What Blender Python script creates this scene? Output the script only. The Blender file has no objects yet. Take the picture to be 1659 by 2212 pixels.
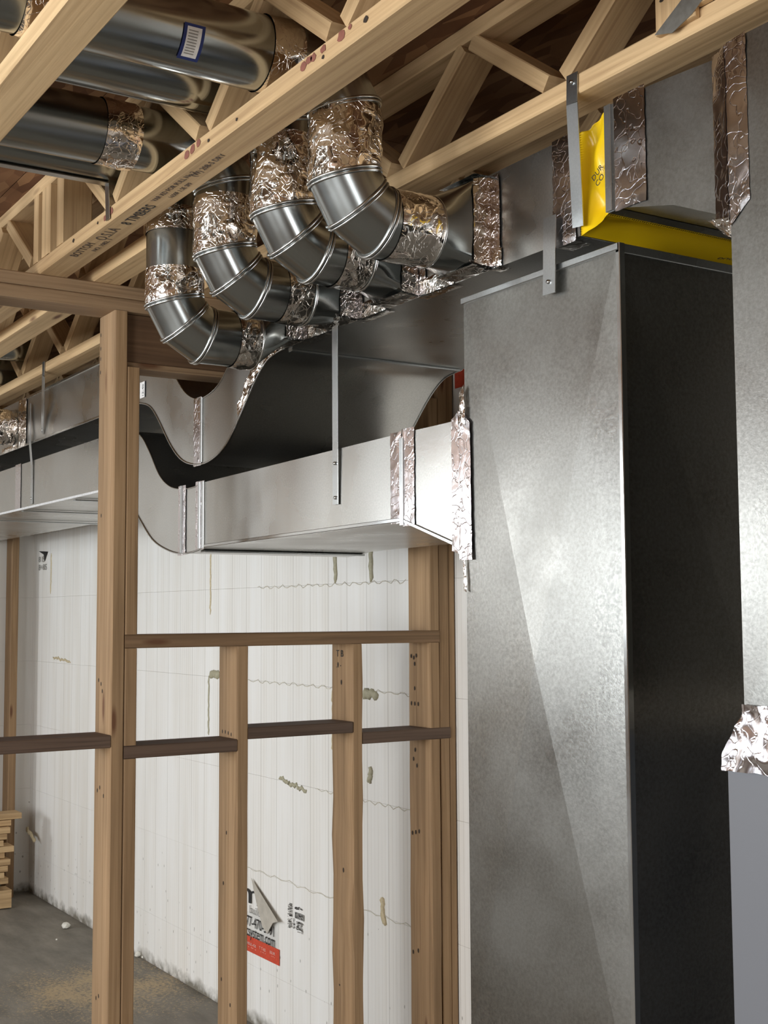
import bpy, bmesh, math, random
from mathutils import Vector, Matrix, noise
random.seed(7)
S = bpy.context.scene
COL = S.collection

# ---------------------------------------------------------------- camera
FPX, YAW, PIT, ROL = 2771.82, 0.56424, 0.08023, -0.005479
CAM = Vector((0, 0, 1.69))
d = Vector((-math.cos(YAW)*math.cos(PIT), math.sin(YAW)*math.cos(PIT), math.sin(PIT)))
r0 = d.cross(Vector((0, 0, 1))).normalized(); u0 = r0.cross(d)
R_ = math.cos(ROL)*r0 + math.sin(ROL)*u0
U_ = -math.sin(ROL)*r0 + math.cos(ROL)*u0
cd = bpy.data.cameras.new('camera'); cam = bpy.data.objects.new('camera', cd); COL.objects.link(cam)
cam.matrix_world = Matrix(((R_.x, U_.x, -d.x, CAM.x), (R_.y, U_.y, -d.y, CAM.y), (R_.z, U_.z, -d.z, CAM.z), (0, 0, 0, 1)))
cd.sensor_width = 36; cd.lens = 36*FPX/2212; cd.clip_start = .05
S.camera = cam

# ---------------------------------------------------------------- world, lights, exposure
S.view_settings.view_transform = 'Standard'; S.view_settings.look = 'None'
S.view_settings.gamma = 1; S.view_settings.use_curve_mapping = False
S.view_settings.exposure = 0.27
W = bpy.data.worlds.new('sky'); S.world = W; W.use_nodes = True
bgn = W.node_tree.nodes['Background']; bgn.inputs[0].default_value = (.80, .90, 1, 1); bgn.inputs[1].default_value = 2.5
def window_light(name, loc, sx, sz, power, rot, col=(1, .97, .93)):
    l = bpy.data.lights.new(name, 'AREA'); l.shape = 'RECTANGLE'; l.size = sx; l.size_y = sz
    l.energy = power; l.color = col
    o = bpy.data.objects.new(name, l); COL.objects.link(o); o.location = loc; o.rotation_euler = rot
    return o
# (centre x, width, sill z, head z, power) of the openings in the near wall, y = FRONT_Y
FRONT_Y = -3.2; RIGHT_X = 3.2; LEFT_X = -8.03; BACK_Y = 2.463; CEIL = 2.905
FW = [(-7.3, .9, 1.75, 2.62, 54), (-4.8, 1.7, .95, 2.4, 27), (-2.4, 1.5, .95, 2.4, 86), (-.1, 1.7, .95, 2.4, 80)]
for i, (cx, w, z0, z1, p) in enumerate(FW):
    window_light('window_light', (cx, FRONT_Y-.02, (z0+z1)/2), w, z1-z0, p, (math.pi/2, 0, 0), (.90, .96, 1) if i < 2 else (.97, .975, .97))
RW = [(-1.2, 1.2, 1.0, 2.2, 18)]
LW = [(-2.65, .6, 1.8, 2.6, 5)]
for cy, w, z0, z1, p in LW:
    window_light('window_light', (LEFT_X-.02, cy, (z0+z1)/2), w, z1-z0, p, (math.pi/2, 0, -math.pi/2), (.86, .93, 1))
for cy, w, z0, z1, p in RW:
    window_light('window_light', (RIGHT_X+.02, cy, (z0+z1)/2), w, z1-z0, p, (math.pi/2, 0, math.pi/2), (1, .975, .94))

# ---------------------------------------------------------------- node helpers
def mat(name, col, rough=.5, metal=0.0):
    m = bpy.data.materials.new(name); m.use_nodes = True
    nt = m.node_tree; b = nt.nodes['Principled BSDF']
    b.inputs['Base Color'].default_value = (*col, 1); b.inputs['Roughness'].default_value = rough
    b.inputs['Metallic'].default_value = metal
    return m, nt, b
def N(nt, t, **k):
    n = nt.nodes.new(t)
    for a, v in k.items():
        if a in ('operation', 'feature', 'blend_type', 'data_type', 'noise_dimensions', 'wave_type', 'distance', 'bands_direction'): setattr(n, a, v)
        else: n.inputs[a.replace('_', ' ')].default_value = v
    return n
def L(nt, a, b): nt.links.new(a, b)
def ramp(nt, fac, stops):
    r = nt.nodes.new('ShaderNodeValToRGB'); e = r.color_ramp.elements
    while len(e) < len(stops): e.new(.5)
    for i, (p, c) in enumerate(stops):
        e[i].position = p; e[i].color = (*c, 1) if len(c) == 3 else c
    L(nt, fac, r.inputs[0]); return r
def mapping(nt, src, scale, rnd=False):
    mp = nt.nodes.new('ShaderNodeMapping'); mp.inputs['Scale'].default_value = scale
    L(nt, src, mp.inputs[0])
    if rnd:
        oi = nt.nodes.new('ShaderNodeObjectInfo')
        cb = nt.nodes.new('ShaderNodeCombineXYZ')
        for i in range(3):
            ml = N(nt, 'ShaderNodeMath', operation='MULTIPLY'); L(nt, oi.outputs['Random'], ml.inputs[0]); ml.inputs[1].default_value = (37.1, 91.7, 53.3)[i]
            L(nt, ml.outputs[0], cb.inputs[i])
        L(nt, cb.outputs[0], mp.inputs['Location'])
    return mp
def mixc(nt, fac, a, b, mode='MIX'):
    m = nt.nodes.new('ShaderNodeMix'); m.data_type = 'RGBA'; m.blend_type = mode
    if isinstance(fac, (int, float)): m.inputs[0].default_value = fac
    else: L(nt, fac, m.inputs[0])
    for s, v in ((6, a), (7, b)):
        if isinstance(v, tuple): m.inputs[s].default_value = (*v, 1)
        else: L(nt, v, m.inputs[s])
    return m.outputs[2]
def bump(nt, b, h, strength, dist, prev=None):
    n = nt.nodes.new('ShaderNodeBump'); n.inputs['Strength'].default_value = strength; n.inputs['Distance'].default_value = dist
    L(nt, h, n.inputs['Height'])
    if prev: L(nt, prev.outputs[0], n.inputs['Normal'])
    L(nt, n.outputs[0], b.inputs['Normal']); return n

def wood(name, light, dark, knot=(.16, .07, .03), rough=.75, stain=.25):
    m, nt, b = mat(name, light, rough)
    tc = nt.nodes.new('ShaderNodeTexCoord')
    mp = mapping(nt, tc.outputs['UV'], (1.6, 70, 1), True)
    n1 = N(nt, 'ShaderNodeTexNoise', Scale=1.0, Detail=6.0, Roughness=.6, Distortion=.6); L(nt, mp.outputs[0], n1.inputs[0])
    r1 = ramp(nt, n1.outputs[0], [(.32, tuple(x*.9 for x in dark)), (.46, tuple((x+y)/2 for x, y in zip(dark, light))), (.60, light)])
    mp2 = mapping(nt, tc.outputs['UV'], (2.2, 14, 1), True)
    n2 = N(nt, 'ShaderNodeTexNoise', Scale=1.0, Detail=4.0); L(nt, mp2.outputs[0], n2.inputs[0])
    r2 = ramp(nt, n2.outputs[0], [(.35, (0, 0, 0)), (.7, (1, 1, 1))])
    ms = N(nt, 'ShaderNodeMath', operation='MULTIPLY'); L(nt, r2.outputs[0], ms.inputs[0]); ms.inputs[1].default_value = stain
    c = mixc(nt, ms.outputs[0], r1.outputs[0], tuple(x*.45 for x in light))
    mp3 = mapping(nt, tc.outputs['UV'], (3.2, 14, 1), True)
    v = N(nt, 'ShaderNodeTexVoronoi', Scale=1.0); v.feature = 'F1'; L(nt, mp3.outputs[0], v.inputs[0])
    rk = ramp(nt, v.outputs['Distance'], [(.07, (1, 1, 1)), (.17, (0, 0, 0))])
    sep = nt.nodes.new('ShaderNodeSeparateColor'); L(nt, v.outputs['Color'], sep.inputs[0])
    th = N(nt, 'ShaderNodeMath', operation='GREATER_THAN'); L(nt, sep.outputs[0], th.inputs[0]); th.inputs[1].default_value = .62
    mk = N(nt, 'ShaderNodeMath', operation='MULTIPLY'); L(nt, rk.outputs[0], mk.inputs[0]); L(nt, th.outputs[0], mk.inputs[1])
    c = mixc(nt, mk.outputs[0], c, knot)
    oi = nt.nodes.new('ShaderNodeObjectInfo')
    rv = ramp(nt, oi.outputs['Random'], [(0, (.82, .80, .78)), (1, (1.0, 1.0, 1.0))])
    c = mixc(nt, 1.0, c, rv.outputs[0], 'MULTIPLY')
    L(nt, c, b.inputs['Base Color'])
    bump(nt, b, n1.outputs[0], .25, .002)
    return m
M = {}
M['spruce'] = wood('spruce', (.74, .52, .28), (.54, .35, .175))
M['stud'] = wood('stud_wood', (.43, .275, .145), (.30, .18, .085), stain=.42)
M['aged'] = wood('aged_wood', (.17, .11, .075), (.10, .062, .042), stain=.3)
M['lvl'] = wood('header_wood', (.20, .115, .06), (.13, .07, .035), stain=.3)
M['rail'] = wood('rail_wood', (.31, .19, .10), (.20, .12, .06), stain=.3)
M['plate'] = wood('plate_wood', (.42, .28, .16), (.27, .17, .09), stain=.3)

m, nt, b = mat('osb', (.3, .16, .08), .8)
tc = nt.nodes.new('ShaderNodeTexCoord')
mp = mapping(nt, tc.outputs['Object'], (9, 34, 20))
nz = N(nt, 'ShaderNodeTexNoise', Scale=2.0, Detail=3.0); L(nt, tc.outputs['Object'], nz.inputs[0])
mx = mixc(nt, .12, mp.outputs[0], nz.outputs[1], 'ADD')
v = N(nt, 'ShaderNodeTexVoronoi', Scale=1.0); L(nt, mx, v.inputs[0])
sp = nt.nodes.new('ShaderNodeSeparateColor'); L(nt, v.outputs['Color'], sp.inputs[0])
r = ramp(nt, sp.outputs[0], [(0, (.13, .052, .02)), (.5, (.23, .11, .048)), (1, (.36, .20, .095))])
L(nt, r.outputs[0], b.inputs['Base Color']); bump(nt, b, sp.outputs[1], .4, .004)
M['osb'] = m

def galv(name, base, rough, spangle=.5, sc=220, warp=.25):
    m, nt, b = mat(name, base, rough, 1.0)
    tc = nt.nodes.new('ShaderNodeTexCoord')
    v = N(nt, 'ShaderNodeTexNoise', Scale=sc, Detail=2.0, Roughness=.7); L(nt, tc.outputs['Object'], v.inputs[0])
    r = ramp(nt, v.outputs[0], [(.3, tuple(x*(1-.35*spangle) for x in base)), (.7, tuple(min(1, x*(1+.25*spangle)) for x in base))])
    n = N(nt, 'ShaderNodeTexNoise', Scale=5.0, Detail=3.0); L(nt, tc.outputs['Object'], n.inputs[0])
    c = mixc(nt, n.outputs[0], r.outputs[0], tuple(x*.8 for x in base))
    L(nt, c, b.inputs['Base Color'])
    rr = N(nt, 'ShaderNodeMapRange', From_Min=.3, From_Max=.7, To_Min=rough-.06, To_Max=rough+.07); L(nt, n.outputs[0], rr.inputs[0])
    L(nt, rr.outputs[0], b.inputs['Roughness'])
    n2 = N(nt, 'ShaderNodeTexNoise', Scale=2.6, Detail=1.0); L(nt, tc.outputs['Object'], n2.inputs[0])
    b1 = bump(nt, b, n2.outputs[0], warp, .02)
    bump(nt, b, v.outputs[0], .25*spangle, .0006, b1)
    return m
M['duct'] = galv('galvanized_duct', (.54, .53, .50), .30, .5, 220, .10)
M['column'] = galv('galvanized_spangle', (.33, .32, .295), .31, .9, 150, .12)
M['pipe'] = galv('galvanized_pipe', (.42, .445, .44), .20, .12, 260, .12)
M['bead'] = galv('galvanized_bead', (.62, .63, .62), .20, .1)
M['strap'] = galv('galvanized_strap', (.56, .58, .58), .30, .4)

def foil_mat(name, col, rough, vs, b_v, b_n):
    m, nt, b = mat(name, col, rough, 1.0)
    tc = nt.nodes.new('ShaderNodeTexCoord')
    v = N(nt, 'ShaderNodeTexVoronoi', Scale=vs); v.feature = 'DISTANCE_TO_EDGE'
    nz = N(nt, 'ShaderNodeTexNoise', Scale=14.0, Detail=2.0); L(nt, tc.outputs['Object'], nz.inputs[0])
    mx = mixc(nt, .35, tc.outputs['Object'], nz.outputs[1], 'ADD'); L(nt, mx, v.inputs[0])
    rp = ramp(nt, v.outputs[0], [(0, (0, 0, 0)), (.05, (1, 1, 1))])
    n2 = N(nt, 'ShaderNodeTexNoise', Scale=55.0, Detail=2.0); L(nt, tc.outputs['Object'], n2.inputs[0])
    b1 = bump(nt, b, rp.outputs[0], b_v, .0010)
    bump(nt, b, n2.outputs[0], b_n, .003, b1)
    return m
M['foil'] = foil_mat('foil_tape', (.86, .81, .76), .10, 30.0, .40, .07)
M['foil_flat'] = foil_mat('foil_tape_flat', (.68, .64, .65), .15, 18.0, .25, .05)


# insulated concrete form wall: white foam with ribs
m, nt, b = mat('foam', (.8, .79, .76), .85)
tc = nt.nodes.new('ShaderNodeTexCoord')
sx = nt.nodes.new('ShaderNodeSeparateXYZ'); L(nt, tc.outputs['Object'], sx.inputs[0])
def stripes(src, per, width, off=0.0):
    a = N(nt, 'ShaderNodeMath', operation='ADD'); L(nt, src, a.inputs[0]); a.inputs[1].default_value = off
    q = N(nt, 'ShaderNodeMath', operation='PINGPONG'); L(nt, a.outputs[0], q.inputs[0]); q.inputs[1].default_value = per/2
    s = N(nt, 'ShaderNodeMapRange', From_Min=0.0, From_Max=width, To_Min=1.0, To_Max=0.0); L(nt, q.outputs[0], s.inputs[0])
    return s.outputs[0]
nw = N(nt, 'ShaderNodeTexNoise', Scale=1.6, Detail=3.0); L(nt, tc.outputs['Object'], nw.inputs[0])
fine = stripes(sx.outputs[0], .0236, .0022); strong = stripes(sx.outputs[0], .1416, .0032, .05)
mpv = mapping(nt, tc.outputs['Object'], (9, 9, .7))
nv = N(nt, 'ShaderNodeTexNoise', Scale=1.0, Detail=5.0, Roughness=.6); L(nt, mpv.outputs[0], nv.inputs[0])
msk = ramp(nt, nv.outputs[0], [(.42, (.15,)*3), (.62, (1,)*3)])
f1 = N(nt, 'ShaderNodeMath', operation='MULTIPLY'); L(nt, fine, f1.inputs[0]); L(nt, msk.outputs[0], f1.inputs[1])
f2 = N(nt, 'ShaderNodeMath', operation='MULTIPLY'); L(nt, f1.outputs[0], f2.inputs[0]); f2.inputs[1].default_value = .42
s2 = N(nt, 'ShaderNodeMath', operation='MULTIPLY'); L(nt, strong, s2.inputs[0]); s2.inputs[1].default_value = .55
mxs = N(nt, 'ShaderNodeMath', operation='MAXIMUM'); L(nt, f2.outputs[0], mxs.inputs[0]); L(nt, s2.outputs[0], mxs.inputs[1])
rs = ramp(nt, nv.outputs[0], [(.35, (.88, .87, .84)), (.72, (.80, .77, .71))])
c = mixc(nt, mxs.outputs[0], rs.outputs[0], (.38, .35, .30))
# splashes of dirt near the slab
nd = N(nt, 'ShaderNodeTexVoronoi', Scale=26.0); mpd = mapping(nt, tc.outputs['Object'], (1.6, 1, .8)); L(nt, mpd.outputs[0], nd.inputs[0])
rd = ramp(nt, nd.outputs['Distance'], [(.10, (1,)*3), (.17, (0,)*3)])
sc_ = nt.nodes.new('ShaderNodeSeparateColor'); L(nt, nd.outputs['Color'], sc_.inputs[0])
zr = N(nt, 'ShaderNodeMapRange', From_Min=0.0, From_Max=.62, To_Min=.45, To_Max=1.0); L(nt, sx.outputs[2], zr.inputs[0])
gt = N(nt, 'ShaderNodeMath', operation='GREATER_THAN'); L(nt, sc_.outputs[0], gt.inputs[0]); L(nt, zr.outputs[0], gt.inputs[1])
dd = N(nt, 'ShaderNodeMath', operation='MULTIPLY'); L(nt, rd.outputs[0], dd.inputs[0]); L(nt, gt.outputs[0], dd.inputs[1])
d3 = N(nt, 'ShaderNodeMath', operation='MULTIPLY'); L(nt, dd.outputs[0], d3.inputs[0]); d3.inputs[1].default_value = .6
c = mixc(nt, d3.outputs[0], c, (.14, .12, .09))
# mud line just above the slab
zb = N(nt, 'ShaderNodeMapRange', From_Min=.0, From_Max=.10, To_Min=1.0, To_Max=0.0); L(nt, sx.outputs[2], zb.inputs[0])
nb = N(nt, 'ShaderNodeTexNoise', Scale=16.0, Detail=4.0); L(nt, tc.outputs['Object'], nb.inputs[0])
mb = N(nt, 'ShaderNodeMath', operation='MULTIPLY'); L(nt, zb.outputs[0], mb.inputs[0]); L(nt, nb.outputs[0], mb.inputs[1])
rb = ramp(nt, mb.outputs[0], [(.22, (0,)*3), (.5, (1,)*3)])
c = mixc(nt, rb.outputs[0], c, (.22, .20, .16))
L(nt, c, b.inputs['Base Color'])
bump(nt, b, mxs.outputs[0], -.6, .002)
M['foam'] = m

m, nt, b = mat('concrete', (.13, .12, .10), .85)
tc = nt.nodes.new('ShaderNodeTexCoord')
mpc = mapping(nt, tc.outputs['Object'], (1.2, 3.0, 1))
n1 = N(nt, 'ShaderNodeTexNoise', Scale=2.2, Detail=8.0, Roughness=.65); L(nt, mpc.outputs[0], n1.inputs[0])
r1 = ramp(nt, n1.outputs[0], [(.3, (.15, .135, .11)), (.55, (.23, .21, .175)), (.75, (.32, .285, .235))])
sv = N(nt, 'ShaderNodeVectorMath', operation='SUBTRACT'); L(nt, tc.outputs['Object'], sv.inputs[0]); sv.inputs[1].default_value = (-5.75, 2.12, 0)
ln = N(nt, 'ShaderNodeVectorMath', operation='LENGTH'); L(nt, sv.outputs[0], ln.inputs[0])
n3 = N(nt, 'ShaderNodeTexNoise', Scale=60.0, Detail=3.0, Roughness=.8); L(nt, tc.outputs['Object'], n3.inputs[0])
n4 = N(nt, 'ShaderNodeTexNoise', Scale=5.0, Detail=3.0); L(nt, tc.outputs['Object'], n4.inputs[0])
rg = N(nt, 'ShaderNodeMapRange', From_Min=.1, From_Max=.75, To_Min=.62, To_Max=0.0); L(nt, ln.outputs['Value'], rg.inputs[0])
ad = N(nt, 'ShaderNodeMath', operation='MULTIPLY'); L(nt, rg.outputs[0], ad.inputs[0]); L(nt, n4.outputs[0], ad.inputs[1])
a2 = N(nt, 'ShaderNodeMath', operation='ADD'); L(nt, ad.outputs[0], a2.inputs[0]); L(nt, n3.outputs[0], a2.inputs[1])
r5 = ramp(nt, a2.outputs[0], [(.66, (0,)*3), (.82, (1,)*3)])
c = mixc(nt, r5.outputs[0], r1.outputs[0], (.46, .35, .21))
L(nt, c, b.inputs['Base Color']); bump(nt, b, n1.outputs[0], .4, .01)
M['concrete'] = m

m, nt, b = mat('yellow_canvas', (.90, .60, .01), .25)
tc = nt.nodes.new('ShaderNodeTexCoord'); n1 = N(nt, 'ShaderNodeTexNoise', Scale=500.0); L(nt, tc.outputs['Object'], n1.inputs[0])
bump(nt, b, n1.outputs[0], .15, .0005); M['yellow'] = m
m, nt, b = mat('cabinet_paint', (.145, .150, .165), .45)
tc = nt.nodes.new('ShaderNodeTexCoord'); n1 = N(nt, 'ShaderNodeTexNoise', Scale=300.0); L(nt, tc.outputs['Object'], n1.inputs[0])
bump(nt, b, n1.outputs[0], .1, .0004); M['cabinet'] = m
def plain(name, col, rough=.7, metal=0.0, sc=80.0):
    m, nt, b = mat(name, col, rough, metal)
    tc = nt.nodes.new('ShaderNodeTexCoord'); n1 = N(nt, 'ShaderNodeTexNoise', Scale=sc, Detail=3.0); L(nt, tc.outputs['Object'], n1.inputs[0])
    r = ramp(nt, n1.outputs[0], [(.3, tuple(x*.85 for x in col)), (.7, tuple(min(1, x*1.08) for x in col))])
    L(nt, r.outputs[0], b.inputs['Base Color']); return m
M['sheet'] = plain('sticker_sheet', (.74, .73, .69), .75, 0, 8.0)
M['ink'] = plain('black_ink', (.02, .02, .02))
M['greyink'] = plain('grey_ink', (.30, .29, .27))
M['woodink'] = plain('wood_ink', (.10, .07, .05))
M['white'] = plain('white_print', (.82, .81, .79))
M['paper'] = plain('peeled_paper', (.52, .48, .41), .7, 0, 25.0)
M['red'] = plain('red_print', (.62, .07, .03))
M['redchalk'] = plain('red_chalk', (.25, .09, .06))
M['pink'] = plain('pale_red_print', (.85, .55, .48))
M['blue'] = plain('blue_border', (.02, .035, .16))
M['spray'] = plain('spray_foam', (.42, .39, .27), .6, 0, 120.0)
M['spraylight'] = plain('pale_spray_foam', (.62, .52, .33), .6, 0, 120.0)
M['squeeze'] = plain('squeezed_foam', (.66, .62, .52), .7)
M['scrap'] = plain('foam_scrap', (.8, .78, .70))
M['hole'] = plain('nail_hole', (.03, .018, .01))
M['rustplate'] = plain('dull_steel', (.30, .29, .26), .45, .8)
M['drywall'] = plain('sheathing', (.30, .20, .12), .8, 0, 6.0)
M['frame'] = plain('window_frame_white', (.7, .7, .7), .4)

# ---------------------------------------------------------------- mesh helpers
def tag(o, label=None, cat=None, group=None, kind=None):
    if label: o['label'] = label
    if cat: o['category'] = cat
    if group: o['group'] = group
    if kind: o['kind'] = kind
    return o
def empty(name, loc, label, cat, group=None):
    o = bpy.data.objects.new(name, None); COL.objects.link(o); o.location = loc; o.empty_display_size = .05
    tag(o, label, cat, group); bpy.context.view_layer.update(); return o
def mesh(name, vs, fs, mt, parent=None, smooth=False, uvs=None, label=None):
    me = bpy.data.meshes.new(name); me.from_pydata([tuple(v) for v in vs], [], fs)
    if uvs:
        ul = me.uv_layers.new(name='UVMap')
        for p in me.polygons:
            for li, uv in zip(p.loop_indices, uvs[p.index]): ul.data[li].uv = uv
    if smooth: me.polygons.foreach_set('use_smooth', [True]*len(me.polygons))
    mt = mt if isinstance(mt, (list, tuple)) else [mt]
    for q in mt: me.materials.append(M[q])
    me.validate(); me.update()
    o = bpy.data.objects.new(name, me); COL.objects.link(o)
    if parent is not None:
        o.parent = parent; o.matrix_parent_inverse = parent.matrix_world.inverted()
    if label: o['label'] = label
    return o
def board(name, p0, p1, a, ha, hb, mt, parent=None, ch=.0025, label=None, wob=0.0):
    """prism from p0 to p1, cross axis a (half size ha), other axis half size hb, chamfered arrises; UVs run along the grain"""
    p0, p1, a = Vector(p0), Vector(p1), Vector(a)
    ax = (p1-p0); ln = ax.length; ax.normalize(); a = (a-ax*a.dot(ax)).normalized(); bb = ax.cross(a)
    ch = min(ch, ha*.4, hb*.4)
    sec = [(-ha+ch, -hb), (ha-ch, -hb), (ha, -hb+ch), (ha, hb-ch), (ha-ch, hb), (-ha+ch, hb), (-ha, hb-ch), (-ha, -hb+ch)]
    vs, fs, uv = [], [], []
    ns = 1 if wob == 0 else max(2, int(ln/.12))
    rnd = random.Random(hash(name+str(round(p0.x*97+p0.y*31+p0.z*17, 3))) % 9999)
    ph = (p0.x*13.1+p0.y*7.7+p0.z*3.3) % 50
    for i in range(ns+1):
        t = i/ns
        for k, (x, y) in enumerate(sec):
            w = 0 if wob == 0 else wob*noise.noise(Vector((ph+k*3.1, t*ln*5, 0)))
            vs.append(p0+ax*ln*t+a*(x+(w if abs(x) > ha*.99 else 0))+bb*y)
    per = [0]
    for k in range(8):
        q = sec[k]; s = sec[(k+1) % 8]; per.append(per[-1]+math.hypot(q[0]-s[0], q[1]-s[1]))
    for i in range(ns):
        for k in range(8):
            k2 = (k+1) % 8; o0 = i*8; o1 = o0+8
            fs.append((o0+k, o1+k, o1+k2, o0+k2)[::-1])
            u0_, u1_ = ln*i/ns, ln*(i+1)/ns
            uv.append([(u0_, per[k]), (u1_, per[k]), (u1_, per[k+1]), (u0_, per[k+1])][::-1])
    e = ns*8
    fs.append(tuple(range(8))); uv.append([(.02*sec[k][0]*0+sec[k][0]*.3, sec[k][1]) for k in range(8)])
    fs.append(tuple(e+k for k in range(7, -1, -1))); uv.append([(sec[k][0]*.3+ln, sec[k][1]) for k in range(7, -1, -1)])
    return mesh(name, vs, fs, mt, parent, False, uv, label)
def box(name, x0, x1, y0, y1, z0, z1, mt, parent=None, ch=0.0, label=None):
    """axis aligned box, grain along its longest side"""
    c = Vector(((x0+x1)/2, (y0+y1)/2, (z0+z1)/2)); h = [(x1-x0)/2, (y1-y0)/2, (z1-z0)/2]
    i = max(range(3), key=lambda q: h[q]); ax = Vector((0, 0, 0)); ax[i] = h[i]
    j = (i+1) % 3; k = (i+2) % 3; a = Vector((0, 0, 0)); a[j] = 1
    return board(name, c-ax, c+ax, a, h[j], h[k], mt, parent, ch or .0012, label)
def grid(name, fn, nu, nv, mt, parent=None, smooth=False, label=None, close_u=False):
    vs = [fn(i/nu, j/nv) for j in range(nv+1) for i in range(nu+(0 if close_u else 1))]
    w = nu if close_u else nu+1; fs = []
    for j in range(nv):
        for i in range(nu):
            i2 = (i+1) % w
            fs.append((j*w+i, j*w+i2, (j+1)*w+i2, (j+1)*w+i))
    return mesh(name, vs, fs, mt, parent, smooth, None, label)
def crumple(p, amp, sc=38.0):
    q = p*sc*.55
    a = 1-min(1, abs(noise.noise(q))*3.2); b_ = 1-min(1, abs(noise.noise(q*1.9+Vector((5, 3, 1))))*3.5)
    return amp*(.75*a*a+.45*b_*b_+.5*noise.noise(q*.6+Vector((1, 8, 2))))
def foil(name, c00, c10, c11, c01, nrm, parent, amp=.0028, cell=.006, label=None, calm=False):
    """patch of wrinkled foil tape over the quad; slightly proud of the sheet"""
    c00, c10, c11, c01, nrm = map(Vector, (c00, c10, c11, c01, nrm)); nrm.normalize()
    nu = max(3, int((c10-c00).length/cell)); nv = max(3, int((c01-c00).length/cell))
    nu, nv = min(nu, 110), min(nv, 110)
    def f(u, v):
        p = c00*(1-u)*(1-v)+c10*u*(1-v)+c11*u*v+c01*(1-u)*v
        e = min(u, 1-u, v, 1-v)*8
        k_ = (.12+.95*max(0, 1-min(v, 1-v)*7)) if calm else 1
        h = .0015+abs(crumple(p, amp))*min(1, .25+e)*k_
        t = Vector((noise.noise(p*60), noise.noise(p*60+Vector((9, 9, 9))), noise.noise(p*60+Vector((3, 7, 1)))))*.0018
        t -= nrm*t.dot(nrm)
        return p+nrm*h+t
    return grid(name, f, nu, nv, 'foil_flat' if calm else 'foil', parent, True, label)

# ---------------------------------------------------------------- structure
FLOOR = box('floor', LEFT_X-.3, RIGHT_X+.3, FRONT_Y-.3, BACK_Y+.3, -.15, 0, 'concrete'); tag(FLOOR, kind='structure')
# ceiling deck of strand board sheets
ceil = bpy.data.objects.new('ceiling', None); COL.objects.link(ceil); tag(ceil, kind='structure'); ceil.location = (0, 0, CEIL)
bpy.context.view_layer.update()
x = LEFT_X-.25; row = 0
while x < RIGHT_X+.2:
    y = FRONT_Y-.25-(1.1 if row % 2 else 0)
    while y < BACK_Y+.25:
        y0 = max(y, FRONT_Y-.25); y1 = min(y+2.23, BACK_Y+.25)
        if y1-y0 > .05: box('osb_sheet', x+.0015, min(x+1.115, RIGHT_X+.25)-.0015, y0+.0015, y1-.0015, CEIL, CEIL+.017, 'osb', ceil)
        y += 2.23
    x += 1.115; row += 1
box('deck_underlay', LEFT_X-.3, RIGHT_X+.3, FRONT_Y-.3, BACK_Y+.3, CEIL+.0175, CEIL+.05, 'osb', ceil)

def foam_wall(name, fixed, axis, lo, hi, facing, phase=0.0):
    """wall of stacked foam form blocks. axis 'x' runs along x at y=fixed; facing -1/+1 is the block-face direction"""
    w = bpy.data.objects.new(name, None); COL.objects.link(w); tag(w, kind='structure')
    w.location = ((lo+hi)/2, fixed, 0) if axis == 'x' else (fixed, (lo+hi)/2, 0); bpy.context.view_layer.update()
    g = .00025; H = .3935
    z = -.157; c = 0
    while z < CEIL-.02:
        z1 = min(z+H, CEIL)
        s = lo-1.15+((c*.46+phase) % 1.15)
        while s < hi:
            a0, a1 = max(s, lo), min(s+1.15, hi)
            if a1-a0 > .03:
                dz = random.uniform(-.0004, .0004)
                f0, f1 = (fixed+dz, fixed+.06) if facing < 0 else (fixed-.06, fixed-dz)
                if z1 < .01: s += 1.15; continue
                if axis == 'x': box('foam_block', a0+g, a1-g, f0, f1, max(z, 0)+g, z1-g, 'foam', w, .0007)
                else: box('foam_block', f0, f1, a0+g, a1-g, max(z, 0)+g, z1-g, 'foam', w, .0007)
            s += 1.15
        z += H; c += 1
    if axis == 'x':
        box('concrete_core', lo-.3, hi+.2, fixed+.061, fixed+.3, 0, CEIL, 'concrete', w)
    else:
        box('concrete_core', fixed-.3, fixed-.061, lo, hi, 0, CEIL, 'concrete', w)
    return w
wb = foam_wall('wall_back', BACK_Y, 'x', LEFT_X-.06, RIGHT_X+.05, -1, .35)
wl = foam_wall('wall_left', LEFT_X, 'y', -2.1, BACK_Y, 1, .2)
# walls behind the camera with their window openings
def pierced(name, axis, fixed, out, lo, hi, wins):
    w = bpy.data.objects.new(name, None); COL.objects.link(w); tag(w, kind='structure')
    w.location = ((lo+hi)/2, fixed, 0) if axis == 'x' else (fixed, (lo+hi)/2, 0); bpy.context.view_layer.update()
    f0, f1 = sorted((fixed, fixed+out))
    def bx(a0, a1, z0, z1):
        if a1-a0 < .01 or z1-z0 < .01: return
        if axis == 'x': box('wall_panel', a0, a1, f0, f1, z0, z1, 'drywall', w)
        else: box('wall_panel', f0, f1, a0, a1, z0, z1, 'drywall', w)
    s = lo
    for c, ww, z0, z1, p in sorted(wins):
        bx(s, c-ww/2, 0, CEIL); bx(c-ww/2, c+ww/2, 0, z0); bx(c-ww/2, c+ww/2, z1, CEIL); s = c+ww/2
    bx(s, hi, 0, CEIL)
    return w
pierced('wall_front', 'x', FRONT_Y-.04, -.2, LEFT_X-.3, RIGHT_X+.3, FW)
pierced('wall_side', 'y', LEFT_X-.04, -.2, FRONT_Y, -2.1, LW)
pierced('wall_right', 'y', RIGHT_X+.04, .2, FRONT_Y, BACK_Y+.3, RW)

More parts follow.
